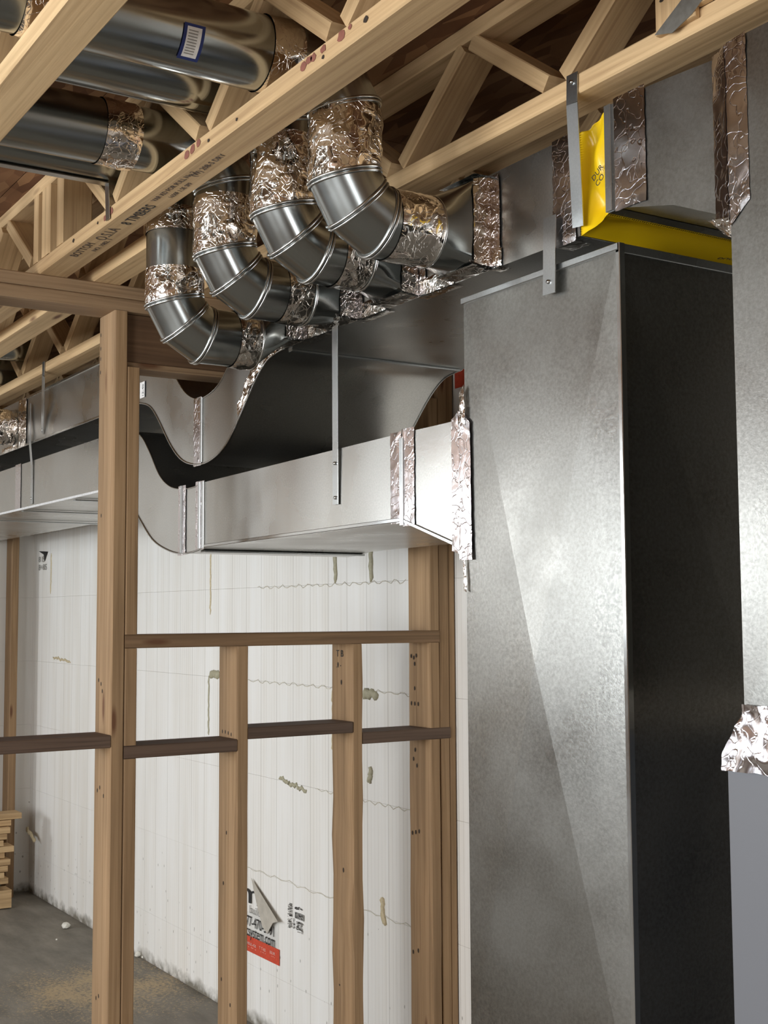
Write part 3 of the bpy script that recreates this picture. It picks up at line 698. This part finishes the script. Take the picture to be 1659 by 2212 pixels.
# ---------------------------------------------------------------- yellow canvas connector, transition and plenum
XR1, XC1, XC0, XR0 = -1.800, -1.765, -1.690, -1.662
straight('connector_collar', XR1+.001, XC1, ZB, ZB, ZTp, ZTp, sup, 'plain metal collar left of the yellow canvas', 2)
pl = empty('supply_plenum', (-1.1, 1.82, 1.46), 'bright galvanized plenum above the grey furnace cabinet at the right edge, with yellow canvas connector', 'plenum')
loft('connector_collar', [(XC0, 2.604, XC0, 2.408), (XR0, 2.606, XR0, 2.409)], 'strap', pl, smooth=False)
loft('taper_fitting', [(XR0+.001, 2.610, XR0+.001, 2.410), (-1.53, 2.602, -1.53, 2.379), (-1.3905, 2.592, -1.3905, 2.318)], 'column', pl, smooth=False, label='tapered fitting between canvas and plenum')
# the canvas itself
def canvas(u, v):
    per = [(YN, ZB, 2.408), (YN, ZTp, 2.604), (YFAR, ZTp, 2.604), (YFAR, ZB, 2.408)]
    s_ = v*4; i = int(s_) % 4; f = s_-int(s_) if v < 1 else 0
    if v >= 1: i = 0
    j = (i+1) % 4
    y = per[i][0]*(1-f)+per[j][0]*f
    za = per[i][1]*(1-f)+per[j][1]*f; zb_ = per[i][2]*(1-f)+per[j][2]*f
    x = XC1+(XC0-XC1)*u; z = za*(1-u)+zb_*u
    p = Vector((x, y, z)); k = 4*u*(1-u); inn = Vector((0, (1.83-y), (2.49-z)))
    inn = Vector((0, 1 if y < 1.56 else (-1 if y > 2.1 else 0), 1 if (i == 3) else (-1 if i == 1 else 0)))
    wr = .75+1.3*noise.noise(Vector((x*24+z*7, y*3.0, z*9-x*34)))
    corner = min(1, min(f, 1-f)*6)
    return p+inn*(k*.020*wr*(.3+.7*corner)+.001)
grid('yellow_canvas', canvas, 12, 160, 'yellow', pl, True, 'wrinkled yellow canvas sleeve')
text('canvas_print', 'DUR\nCO', .016, (-1.723, YN-.0035, 2.475), (.8, 0, .6), (-.6, 0, .8), 'ink', pl)
text('canvas_print', 'DUCT', .016, (-1.735, 1.88, ZB+.0005), (.35, 1, 0), (-1, .35, 0), 'ink', pl)
def teeth(xc, z0, z1, sgn, y0=YN-.0012):
    vs, fs = [], []; n = 42
    for i in range(n):
        z = z0+(z1-z0)*(i+.5)/n; h = (z1-z0)/n*.42; k = len(vs)
        vs += [(xc, y0, z-h), (xc, y0, z+h), (xc+sgn*.0045, y0-.001, z)]; fs.append((k, k+1, k+2) if sgn > 0 else (k+2, k+1, k))
    return tag(mesh('crimped_teeth', vs, fs, 'bead', pl), kind='stuff')
teeth(XC1, ZB, ZTp, 1); teeth(XC0, 2.408, 2.604, -1)
def teethy(xc, z, sgn):
    vs, fs = [], []; n = 110
    for i in range(n):
        y = YN+(YFAR-YN)*(i+.5)/n; h = (YFAR-YN)/n*.42; k = len(vs)
        vs += [(xc, y-h, z), (xc, y+h, z), (xc+sgn*.0045, y, z-.001)]; fs.append((k, k+1, k+2))
    return tag(mesh('crimped_teeth', vs, fs, 'bead', pl), kind='stuff')
teethy(XC1, ZB-.001, 1); teethy(XC0, 2.407, -1)
box('raised_collar', XC0-.001, XC0+.016, YN-.006, YN+.002, 2.409, 2.604, 'strap', pl)
foil('foil_tape', (-1.668, YN-.001, 2.405), (-1.590, YN-.001, 2.404), (-1.590, YN-.001, 2.612), (-1.668, YN-.001, 2.612), (0, -1, 0), pl, .0022, .009, calm=True)
foil('foil_tape', (-1.84, YN-.001, 2.378), (-1.775, YN-.001, 2.380), (-1.775, YN-.001, 2.587), (-1.84, YN-.001, 2.587), (0, -1, 0), sup, .0032, .007, calm=True)
foil('foil_tape', (-1.84, YN-.003, 2.384), (-1.785, YN-.003, 2.384), (-1.785, YN+.045, 2.384), (-1.84, YN+.045, 2.384), (0, 0, -1), sup, .003, .007)
# plenum body (its near face has a cross-break lower down)
PX0, PX1, PY0, PZ0, PZ1 = -1.390, -.83, 1.535, 1.53, 2.604
def crossface(name, o, ux, uz, bulge, mt, parent, bx=(.5, .5), marg=0.0, fold=.004):
    """flat sheet with a cross-break: corners o, o+ux, o+ux+uz, o+uz ; centre raised along the outward normal"""
    o, ux, uz = Vector(o), Vector(ux), Vector(uz); n = ux.cross(uz).normalized()
    c = o+ux*bx[0]+uz*bx[1]+n*bulge
    vs = [o, o+ux, o+ux+uz, o+uz, c]
    return mesh(name, vs, [(0, 1, 4), (1, 2, 4), (2, 3, 4), (3, 0, 4)], mt, parent)
crossface('plenum_face', (PX0, PY0, PZ0), (PX1-PX0, 0, 0), (0, 0, PZ1-PZ0), .010, 'column', pl)
mesh('plenum_shell', [(PX0, PY0, PZ0), (PX0, YFAR, PZ0), (PX0, YFAR, PZ1), (PX0, PY0, PZ1), (PX1, PY0, PZ0), (PX1, YFAR, PZ0), (PX1, YFAR, PZ1), (PX1, PY0, PZ1)],
     [(0, 3, 2, 1), (4, 5, 6, 7), (1, 2, 6, 5), (3, 7, 6, 2)], 'column', pl)
foil('foil_tape', (-1.432, YN-.002, 2.325), (PX0-.001, PY0-.002, 2.312), (PX0-.001, PY0-.002, 2.598), (-1.432, YN-.002, 2.598), (0, -1, 0), pl, .0035, .007, calm=True)
foil('foil_tape', (PX0-.002, PY0-.001, 2.300), (PX0+.042, PY0-.001, 2.335), (PX0+.042, PY0-.001, 2.608), (PX0-.002, PY0-.001, 2.600), (0, -1, 0), pl, .0035, .007, calm=True)
foil('foil_tape', (PX0-.05, PY0+.004, 2.325), (PX0+.0, PY0-.002, 2.318), (PX0-.004, PY0+.02, 2.285), (PX0-.03, PY0+.02, 2.300), (0, -1, -.3), pl, .006, .006)
fc = empty('furnace_cabinet', (-1.1, 1.82, 0), 'grey painted furnace cabinet at the bottom right edge', 'furnace')
FX0 = -1.424
box('cabinet_body', FX0, FX0+.58, 1.528, 2.16, .05, 1.455, 'cabinet', fc, .004)
box('base_rail', FX0+.01, FX0+.57, 1.54, 2.15, 0, .05, 'strap', fc)
box('door_panel', FX0+.03, FX0+.55, 1.520, 1.5275, .12, .72, 'cabinet', fc, .003)
box('top_flange', FX0+.005, FX0+.575, 1.530, 2.15, 1.4555, 1.470, 'strap', fc)
# foil skirt between plenum and cabinet, flaring outward
def skirt(u, v):
    x = (PX0 if v > .45 else PX0-.034)-.0+u*(.62)
    k = min(1, max(0, (v-.25)/.6)); x = (PX0-.036*(1-k))+u*.60
    z = 1.448+v*(PZ0-1.448+.02); y = PY0-.004-.010*(1-k)
    p = Vector((x, y, z)); return p+Vector((0, -1, 0))*abs(crumple(p, .0055, 18))+Vector((0, 0, 1))*(.002*noise.noise(p*60))
grid('foil_skirt', skirt, 110, 22, 'foil_flat', pl, True)
mesh('skirt_side', [(PX0-.036, PY0-.012, 1.458), (PX0-.030, YFAR, 1.458), (PX0, YFAR, 1.535), (PX0-.001, PY0-.003, 1.535), (PX0-.036, PY0-.012, 1.471), (PX0-.03, YFAR, 1.471)], [(0, 1, 5, 4), (4, 5, 2, 3)], 'foil', pl)

# ---------------------------------------------------------------- return drop: the tall column duct
cd_ = empty('return_drop_duct', (-1.9, 1.83, 0), 'tall square galvanized column duct with diamond cross-breaks, standing in the right half', 'duct')
CX0, CX1, CY0, CY1, CZ1, CZM = -2.137, -1.670, 1.552, 2.11, 2.345, .846
for z0, z1 in ((CZM, CZ1), (.0, CZM-.003)):
    crossface('near_panel', (CX0, CY0, z0), (CX1-CX0, 0, 0), (0, 0, z1-z0), .013, 'column', cd_)
    crossface('side_panel', (CX1, CY0, z0), (0, CY1-CY0, 0), (0, 0, z1-z0), .010, 'column', cd_)
    mesh('back_panels', [(CX0, CY0, z0), (CX0, CY1, z0), (CX0, CY1, z1), (CX0, CY0, z1), (CX1, CY1, z0), (CX1, CY1, z1), (CX1, CY0, z1)], [(0, 3, 2, 1), (1, 2, 5, 4)]+([(3, 6, 5, 2)] if z1 == CZ1 else []), 'column', cd_)
box('joint_band', CX0-.004, CX1+.004, CY0-.005, CY1, CZM-.015, CZM+.012, 'strap', cd_)
box('corner_seam', CX1-.0015, CX1+.0085, CY0-.004, CY0+.010, .0, CZ1+.003, 'bead', cd_, label='bright folded corner seam')
box('top_rim', CX0-.002, CX1+.006, CY0-.006, CY0+.001, CZ1-.010, CZ1+.003, 'strap', cd_)
box('top_rim', CX1-.001, CX1+.007, CY0-.004, CY1, CZ1-.014, CZ1+.003, 'strap', cd_)
# joint with the lower trunk: ragged double band of foil
foil('foil_tape', (-2.178, YN-.002, 1.822), (-2.150, YN-.002, 1.815), (-2.150, YN-.002, 2.112), (-2.178, YN-.002, 2.098), (0, -1, 0), ret, .004, .006, calm=True)
foil('foil_tape', (-2.152, YN-.003, 1.803), (-2.108, YN-.003, 1.802), (-2.112, YN-.003, 2.085), (-2.152, YN-.003, 2.113), (0, -1, 0), ret, .005, .006, calm=True)
foil('foil_tape', (-2.146, YN-.004, 2.09), (-2.125, YN-.004, 2.08), (-2.130, YN-.004, 2.165), (-2.146, YN-.004, 2.15), (0, -1, 0), ret, .006, .006)
foil('foil_tape', (-2.138, YN-.002, 1.74), (-2.128, YN-.002, 1.735), (-2.134, YN-.002, 1.81), (-2.142, YN-.002, 1.81), (0, -1, 0), ret, .003, .005)

# ---------------------------------------------------------------- round branch pipes
def ringpts(c, t, side, r, seg, miter=None):
    """points of a pipe section at c; plane normal = miter, pipe direction = t, side axis constant"""
    up = side.cross(t).normalized(); out = []
    mn = miter or t
    for k in range(seg):
        a = 2*math.pi*k/seg; p = side*math.cos(a)*r+up*math.sin(a)*r
        s_ = -p.dot(mn)/t.dot(mn); out.append(c+p+t*s_)
    return out
SEG = 48
SIDE = Vector((1, 0, 0))
def tube(name, c0, c1, r, parent, m0=None, m1=None, mt='pipe', label=None, n=1):
    c0, c1 = Vector(c0), Vector(c1); t = (c1-c0).normalized()
    A = ringpts(c0, t, SIDE, r, SEG, m0); B = ringpts(c1, t, SIDE, r, SEG, m1)
    vs = []
    for i in range(n+1):
        f = i/n; vs += [a*(1-f)+b_*f for a, b_ in zip(A, B)]
    fs = [(i*SEG+k, (i+1)*SEG+k, (i+1)*SEG+(k+1) % SEG, i*SEG+(k+1) % SEG) for i in range(n) for k in range(SEG)]
    return mesh(name, vs, fs, mt, parent, True, None, label)
def bead(name, c, mn, t, r, parent, rb_=.0034, off=0.0, mt='bead'):
    """rolled bead round a mitred joint"""
    c = Vector(c); mn = mn.normalized(); pts = ringpts(c, t, SIDE, r, SEG, mn)
    vs, fs = [], []; q = 8
    for i, p in enumerate(pts):
        rad = (p-c); rad = (rad-mn*rad.dot(mn)).normalized()
        for k in range(q):
            a = 2*math.pi*k/q; vs.append(p+rad*(.0012+rb_*math.cos(a))+mn*(rb_*1.0*math.sin(a)+off))
    for i in range(SEG):
        for k in range(q): fs.append((i*q+k, i*q+(k+1) % q, ((i+1) % SEG)*q+(k+1) % q, ((i+1) % SEG)*q+k))
    return mesh(name, vs, fs, mt, parent, True)
def foil_sleeve(c0, c1, r, parent, amp=.0035, m0=None, m1=None, label=None, cell=.0048, name='foil_wrap'):
    c0, c1 = Vector(c0), Vector(c1); t = (c1-c0).normalized(); seg = 84
    A = ringpts(c0, t, SIDE, 1, seg, m0); B = ringpts(c1, t, SIDE, 1, seg, m1)
    def rp(c, mn, k):
        up = SIDE.cross(t).normalized(); a = 2*math.pi*k/seg; p = SIDE*math.cos(a)*r+up*math.sin(a)*r
        mn = mn or t; return c+p+t*(-p.dot(mn)/t.dot(mn)), (SIDE*math.cos(a)+up*math.sin(a))
    nv = max(3, int((c1-c0).length/cell))
    def f(u, v):
        k = u*seg; a, rad = rp(c0, m0, k); b_, _ = rp(c1, m1, k)
        p = a*(1-v)+b_*v; e = min(v, 1-v)*7
        h = .0013+abs(crumple(p, amp, 34))*min(1, .15+e)
        return p+rad*h
    return grid(name, f, seg, nv, 'foil', parent, True, label, close_u=True)
r15, r45, r75 = [Vector((0, math.sin(math.radians(a)), -math.cos(math.radians(a)))) for a in (15, 45, 75)]
def gdir(a): return Vector((0, math.sin(math.radians(a)), -math.cos(math.radians(a))))  # 0 = down, 90 = +Y
def branch(X, zr, z0, yv, r, label, Lb=.056, Lt=.052, ystart=-1.6, foil_spec=(), seam_ang=None, conn=1.44, drop=0.0, rim=None, hw=.062, zoff=0.0):
    o = empty('branch_pipe', (X, yv, z0), label, 'pipe', 'round branch pipes')
    # upper elbow: horizontal +Y -> down
    C = Vector((X, yv-1.366*Lt, zr)); B = C+gdir(60)*Lt; A = B+gdir(30)*Lt
    jn = .55
    tube('pipe_section', (X, ystart, zr), (X, jn, zr), r+.0012, o, None, None)
    tube('pipe_section', (X, jn-.02, zr), C, r, o, None, r75, n=2)
    tube('elbow_gore', C, B, r, o, r75, r45); tube('elbow_gore', B, A, r, o, r45, r15)
    for c_, m_, t_ in ((C, r75, gdir(90)), (B, r45, gdir(60)), (A, r15, gdir(30))):
        bead('elbow_bead', c_, m_, t_, r, o, .0032, -.0035); bead('elbow_bead', c_, m_, t_, r, o, .0026, .0035)
    D = Vector((X, yv, z0)); E = D+gdir(30)*Lb; F = E+gdir(60)*Lb
    tube('pipe_section', A, D, r, o, r15, r15, n=2)
    tube('elbow_gore', D, E, r, o, r15, r45, 'pipe'); tube('elbow_gore', E, F, r, o, r45, r75, 'pipe')
    for c_, m_, t_ in ((D, r15, gdir(0)), (E, r45, gdir(30)), (F, r75, gdir(60))):
        bead('elbow_bead', c_, m_, t_, r, o, .0034, -.0038); bead('elbow_bead', c_, m_, t_, r, o, .0028, .0036)
    G = Vector((X, conn, F.z)); tube('pipe_section', F, G, r, o, r75, None)
    bead('collar_bead', G, Vector((0, 1, 0)), Vector((0, 1, 0)), r, o, .003)
    # square-to-round take-off
    seg = SEG; vs, fs = [], []; nz_ = 8
    zc = 2.484+zoff; hh = .093
    for j in range(nz_+1):
        f = j/nz_
        for k in range(seg):
            a = 2*math.pi*k/seg; ca, sa = math.cos(a), math.sin(a)
            cr = Vector((X+ca*r, 0, G.z+sa*r)); s_ = 1/max(abs(ca), abs(sa))
            sq = Vector((X+max(-1, min(1, ca*s_))*hw, 0, zc+max(-1, min(1, sa*s_))*hh))
            g_ = min(1, f*1.25); p = cr*(1-g_)+sq*g_
            vs.append((p.x, conn+(YN-.0015-conn)*f, p.z))
    for j in range(nz_):
        for k in range(seg): fs.append((j*seg+k, (j+1)*seg+k, (j+1)*seg+(k+1) % seg, j*seg+(k+1) % seg))
    mesh('takeoff_boot', vs, fs, 'pipe', o, True, None, 'square-to-round take-off boot')
    # tape at the boot: on the +X side, bottom corner and on the trunk face
    x1 = X+hw
    foil('foil_tape', (x1+.001, YN-.045, zc-hh+.004), (x1+.001, YN, zc-hh), (x1+.001, YN, zc+hh), (x1+.001, YN-.045, zc+hh-.01), (1, 0, 0), o, .0045, .006)
    foil('foil_tape', (x1, YN-.002, zc-hh-.004), (x1+.034, YN-.002, zc-hh-.004), (x1+.034, YN-.002, zc+hh), (x1, YN-.002, zc+hh), (0, -1, 0), o, .0045, .006, calm=True)
    foil('foil_tape', (X-hw, YN-.05, zc-hh+.001), (x1+.004, YN-.05, zc-hh+.001), (x1+.004, YN+.0, zc-hh-.003), (X-hw, YN, zc-hh-.003), (0, -.3, -1), o, .0045, .006)
    foil('foil_tape', (X-hw, YN-.04, zc+hh), (x1, YN-.04, zc+hh), (x1, YN, zc+hh+.002), (X-hw, YN, zc+hh+.002), (0, -.3, 1), o, .003, .008)
    for s_ in foil_spec:
        k, a, b_ = s_[:3]; amp = s_[3] if len(s_) > 3 else .0035
        if k == 'v': foil_sleeve(A*(1-a)+D*a, A*(1-b_)+D*b_, r+.0005, o, amp, r15 if a <= .02 else None, r15 if b_ >= .98 else None)
        if k == 'h': foil_sleeve((X, a, zr), (X, b_, zr), r+.001, o, amp)
        if k == 'g': foil_sleeve(F*(1-a)+G*a, F*(1-b_)+G*b_, r+.0005, o, amp)
    # lengthwise lock seam of the horizontal pipe
    if seam_ang is not None:
        a = math.radians(seam_ang); dx, dz = math.cos(a)*(r+.002), math.sin(a)*(r+.002)
        board('lock_seam', (X+dx, ystart, zr+dz), (X+dx, C.y-.02, zr+dz), (math.cos(a), 0, math.sin(a)), .0016, .003, 'bead', o, .0005)
    return o
pA = branch(-2.10, 2.746, 2.538, 1.243, .0695, 'nearest round branch pipe, rightmost, its drop fully wrapped in shiny foil', foil_spec=[('v', .03, .99, .0042), ('g', .12, 1.0, .003), ('h', .60, .71, .0025), ('h', 1.055, 1.12, .003)], conn=1.435)
pB = branch(-2.365, 2.800, 2.548, 1.25, .0695, 'second round branch pipe from the right, foil covering most of its drop', foil_spec=[('v', .16, .99, .0045), ('g', .35, .95, .004)], seam_ang=-118, conn=1.44)
pC = branch(-2.63, 2.746, 2.522, 1.237, .0695, 'third round branch pipe from the right, with crinkled foil down its drop', foil_spec=[('v', .22, .98, .0045), ('g', .45, .95, .0035), ('h', .93, 1.01, .003)], conn=1.44)
pD = branch(-2.90, 2.800, 2.462, 1.228, .0695, 'leftmost round pipe drop, bare shiny middle between two foil bands', foil_spec=[('v', .16, .38, .004), ('v', .72, .99, .004), ('g', .55, .98, .004)], conn=1.44)
# barcode sticker on the first pipe
lb = empty('pipe_sticker', (-2.10, .99, 2.68), 'small white barcode sticker with a dark blue border on the top round pipe', 'sticker')
def on_pipe(a, y, rr=.0722): return Vector((-2.10+math.cos(a)*rr, y, 2.746+math.sin(a)*rr))
def patch(nm, y0, y1, a0, a1, rr, mt):
    return grid(nm, lambda u, v: on_pipe(math.radians(a0+(a1-a0)*v), y0+(y1-y0)*u, rr), 2, 8, mt, lb)
patch('blue_border', .875, .915, -62, -10, .0722, 'blue'); patch('white_face', .881, .909, -57, -14, .0726, 'white')
for i in range(9): patch('barcode_line', .884, .902, -52+i*4, -50.4+i*4, .0730, 'greyink')

# pipe entering the trunk at the far left, and two distant pipe ends in the joists
lp = empty('branch_pipe', (-5.36, 1.3, 2.48), 'foil-wrapped round take-off on the upper trunk at the left picture edge', 'pipe', 'round branch pipes')
tube('pipe_section', (-5.36, .75, 2.485), (-5.36, 1.46, 2.485), .0695, lp); foil_sleeve((-5.36, 1.25, 2.485), (-5.36, 1.549, 2.485), .071, lp, .005)
foil('foil_tape', (-5.283, YN-.002, 2.388), (-5.175, YN-.002, 2.388), (-5.175, YN-.002, 2.588), (-5.283, YN-.002, 2.588), (0, -1, 0), sup, .007, .008)
foil('foil_tape', (-5.52, YN-.002, 2.388), (-5.29, YN-.002, 2.388), (-5.29, YN-.002, 2.410), (-5.52, YN-.002, 2.410), (0, -1, 0), sup, .006, .008)
for X_, z_, lbx in ((-5.173, 2.80, 'nearer of two distant round pipes between the joists at the left edge'), (-5.45, 2.748, 'farther of two distant round pipes between the joists at the left edge')):
    o = empty('distant_pipe', (X_, 1.2, z_-.07), lbx, 'pipe')
    tube('pipe_section', (X_, -1.5, z_), (X_, 1.60, z_), .068, o)
    mesh('end_cap', ringpts(Vector((X_, 1.60, z_)), Vector((0, 1, 0)), SIDE, .068, SEG), [tuple(range(SEG))], 'pipe', o)
    bead('collar_bead', (X_, 1.58, z_), Vector((0, 1, 0)), Vector((0, 1, 0)), .068, o)
# one more pipe in the bay beyond the nearest truss (top left corner)
o = empty('distant_pipe', (-1.70, .3, 2.68), 'round pipe end with a curved reflection in the top left corner', 'pipe')
tube('pipe_section', (-1.57, -1.5, 2.80), (-1.57, .50, 2.80), .0695, o); bead('collar_bead', (-1.57, .49, 2.80), Vector((0, 1, 0)), Vector((0, 1, 0)), .0695, o)

# ---------------------------------------------------------------- hanger straps
def strap(label, pts, w, ax, name='hanger_strap', screws=()):
    o = empty(name, pts[-1], label, 'strap')
    for a, b_ in zip(pts[:-1], pts[1:]): board('strip', a, b_, ax, w/2, .0011, 'strap', o, .0003)
    for p in screws:
        p = Vector(p); vs = [p+Vector((math.cos(k*math.pi/4)*.0035, -.0035, math.sin(k*math.pi/4)*.0035)) for k in range(8)]+[p+Vector((math.cos(k*math.pi/4)*.0045, 0, math.sin(k*math.pi/4)*.0045)) for k in range(8)]
        mesh('screw', vs, [tuple(range(8))[::-1]]+[(k, (k+1) % 8, (k+1) % 8+8, k+8) for k in range(8)], 'bead', o, True)
    return o
strap('long hanger strap crossing the dark underside down to the lower trunk', [(-2.655, YN-.0075, 2.43), (-2.657, YN-.006, 2.09), (-2.660, YN-.004, 1.956)], .026, (1, 0, 0), screws=[(-2.658, YN-.006, 1.972), (-2.657, YN-.008, 2.055)])
strap('hanger strap hooked over the right truss, left of the yellow canvas', [(-1.738, 1.513, 2.676), (-1.740, 1.513, 2.62), (-1.760, YN-.010, 2.40)], .030, (1, 0, 0), screws=[(-1.738, 1.511, 2.66)])
strap('short strap end hanging in front of the top of the column duct', [(-1.838, YN-.012, 2.44), (-1.842, YN-.013, 2.292)], .036, (1, 0, 0), screws=[(-1.842, YN-.0145, 2.315)])
strap('thin strap from the far joist down to the upper trunk at left', [(-4.85, 1.513, 2.676), (-4.85, 1.513, 2.62), (-4.957, YN-.004, 2.412)], .026, (1, 0, 0), screws=[(-4.957, YN-.005, 2.425)])
strap('thin long strap beside the foil at far left down to the lower trunk', [(-5.11, YN-.010, 2.55), (-5.10, YN-.010, 2.40), (-5.088, YN-.004, 2.30), (-5.085, YN-.004, 2.142)], .026, (1, 0, 0), screws=[(-5.086, YN-.005, 2.165)])
strap('flat bar under the lowest horizontal pipe, bent down to the printed truss', [(-2.90, .30, 2.727), (-2.90, 1.052, 2.727), (-2.90, 1.0555, 2.640)], .024, (1, 0, 0))
dl = empty('duct_label', (-3.905, YN, 2.40), 'small white label with black vertical print on the upper trunk beside the tall stud', 'label')
box('label_sheet', -3.935, -3.895, YN-.0022, YN-.0008, 2.400, 2.452, 'white', dl)
text('label_text', '12-40', .018, (-3.902, YN-.0026, 2.402), (0, 0, 1), (-1, 0, 0), 'ink', dl)
box('black_bar', -3.895, -3.889, YN-.0022, YN-.0008, 2.400, 2.452, 'ink', dl)

# ---------------------------------------------------------------- far left: studs, lumber, scraps
fs1 = stud('wall_stud', 2.288, 2.332, .0, 2.2, 'far stud at the left edge standing before the left foam wall', xb=-8.02, xf=-7.90)
fs2 = stud('wall_stud', 2.05, 2.09, .0, 2.2, 'second far stud left of the picture edge before the left foam wall', xb=-8.02, xf=-7.90)
names = ['topmost', 'second', 'third', 'fourth', 'fifth', 'sixth', 'seventh', 'eighth', 'ninth', 'tenth', 'eleventh', 'twelfth', 'thirteenth']
z = .006; hs = [.105]+[.036]*12; ends = [2.235, 2.13, 2.21, 2.18, 2.20, 2.215, 2.19, 2.235, 2.175, 2.195, 2.21, 2.225, 2.285]
for i, (h, e) in enumerate(zip(hs, ends)):
    t_ = .5 if i == 0 else .0
    o = empty('lumber_board', (-7.6, 1.4, z), '%s board down in the pile of boards at the far left edge' % names[12-i] if i < 12 else 'topmost board of the pile at the far left edge, sticking out farthest', 'board', 'pile of boards')
    xo = random.uniform(-.02, .02)
    box('timber', -7.72+xo, -7.59+xo, .5, e, z, z+h-.003, 'spruce', o, .002); z += h+.0005
goo(-7.95, .40, -7.78, .345, .013, 'spraylight', 'knobbly tan bead of sprayed foam low in the far left corner', n=20, w=.006, y=2.42)
def scrap(x, y, s_, label):
    bm = bmesh.new(); bmesh.ops.create_icosphere(bm, subdivisions=2, radius=s_)
    for v_ in bm.verts:
        v_.co *= 1+.45*noise.noise(v_.co*40/ max(s_*40, .3)+Vector((x, y, 0))); v_.co.z *= .7
    zmin = min(v_.co.z for v_ in bm.verts)
    for v_ in bm.verts: v_.co += Vector((x, y, -zmin))
    me = bpy.data.meshes.new('foam_scrap'); bm.to_mesh(me); bm.free(); me.materials.append(M['scrap'])
    o = bpy.data.objects.new('foam_scrap', me); COL.objects.link(o); tag(o, label, 'scrap'); return o
scrap(-6.97, 2.345-.1+.1, .025, 'white foam scrap on the bare slab, left of the tall stud')
p = at(298, 2067, Z=0); scrap(p.x, p.y, .02, 'long white foam crumb against the wall foot, just right of the tall stud')
p = at(310, 2070, Z=0); scrap(p.x, p.y, .012, 'tiny white foam crumb beside the longer crumb at the wall foot')
p = at(122, 2031, Z=0); scrap(p.x, p.y, .006, 'speck of foam on the slab below the white scrap')
bpy.context.view_layer.update()
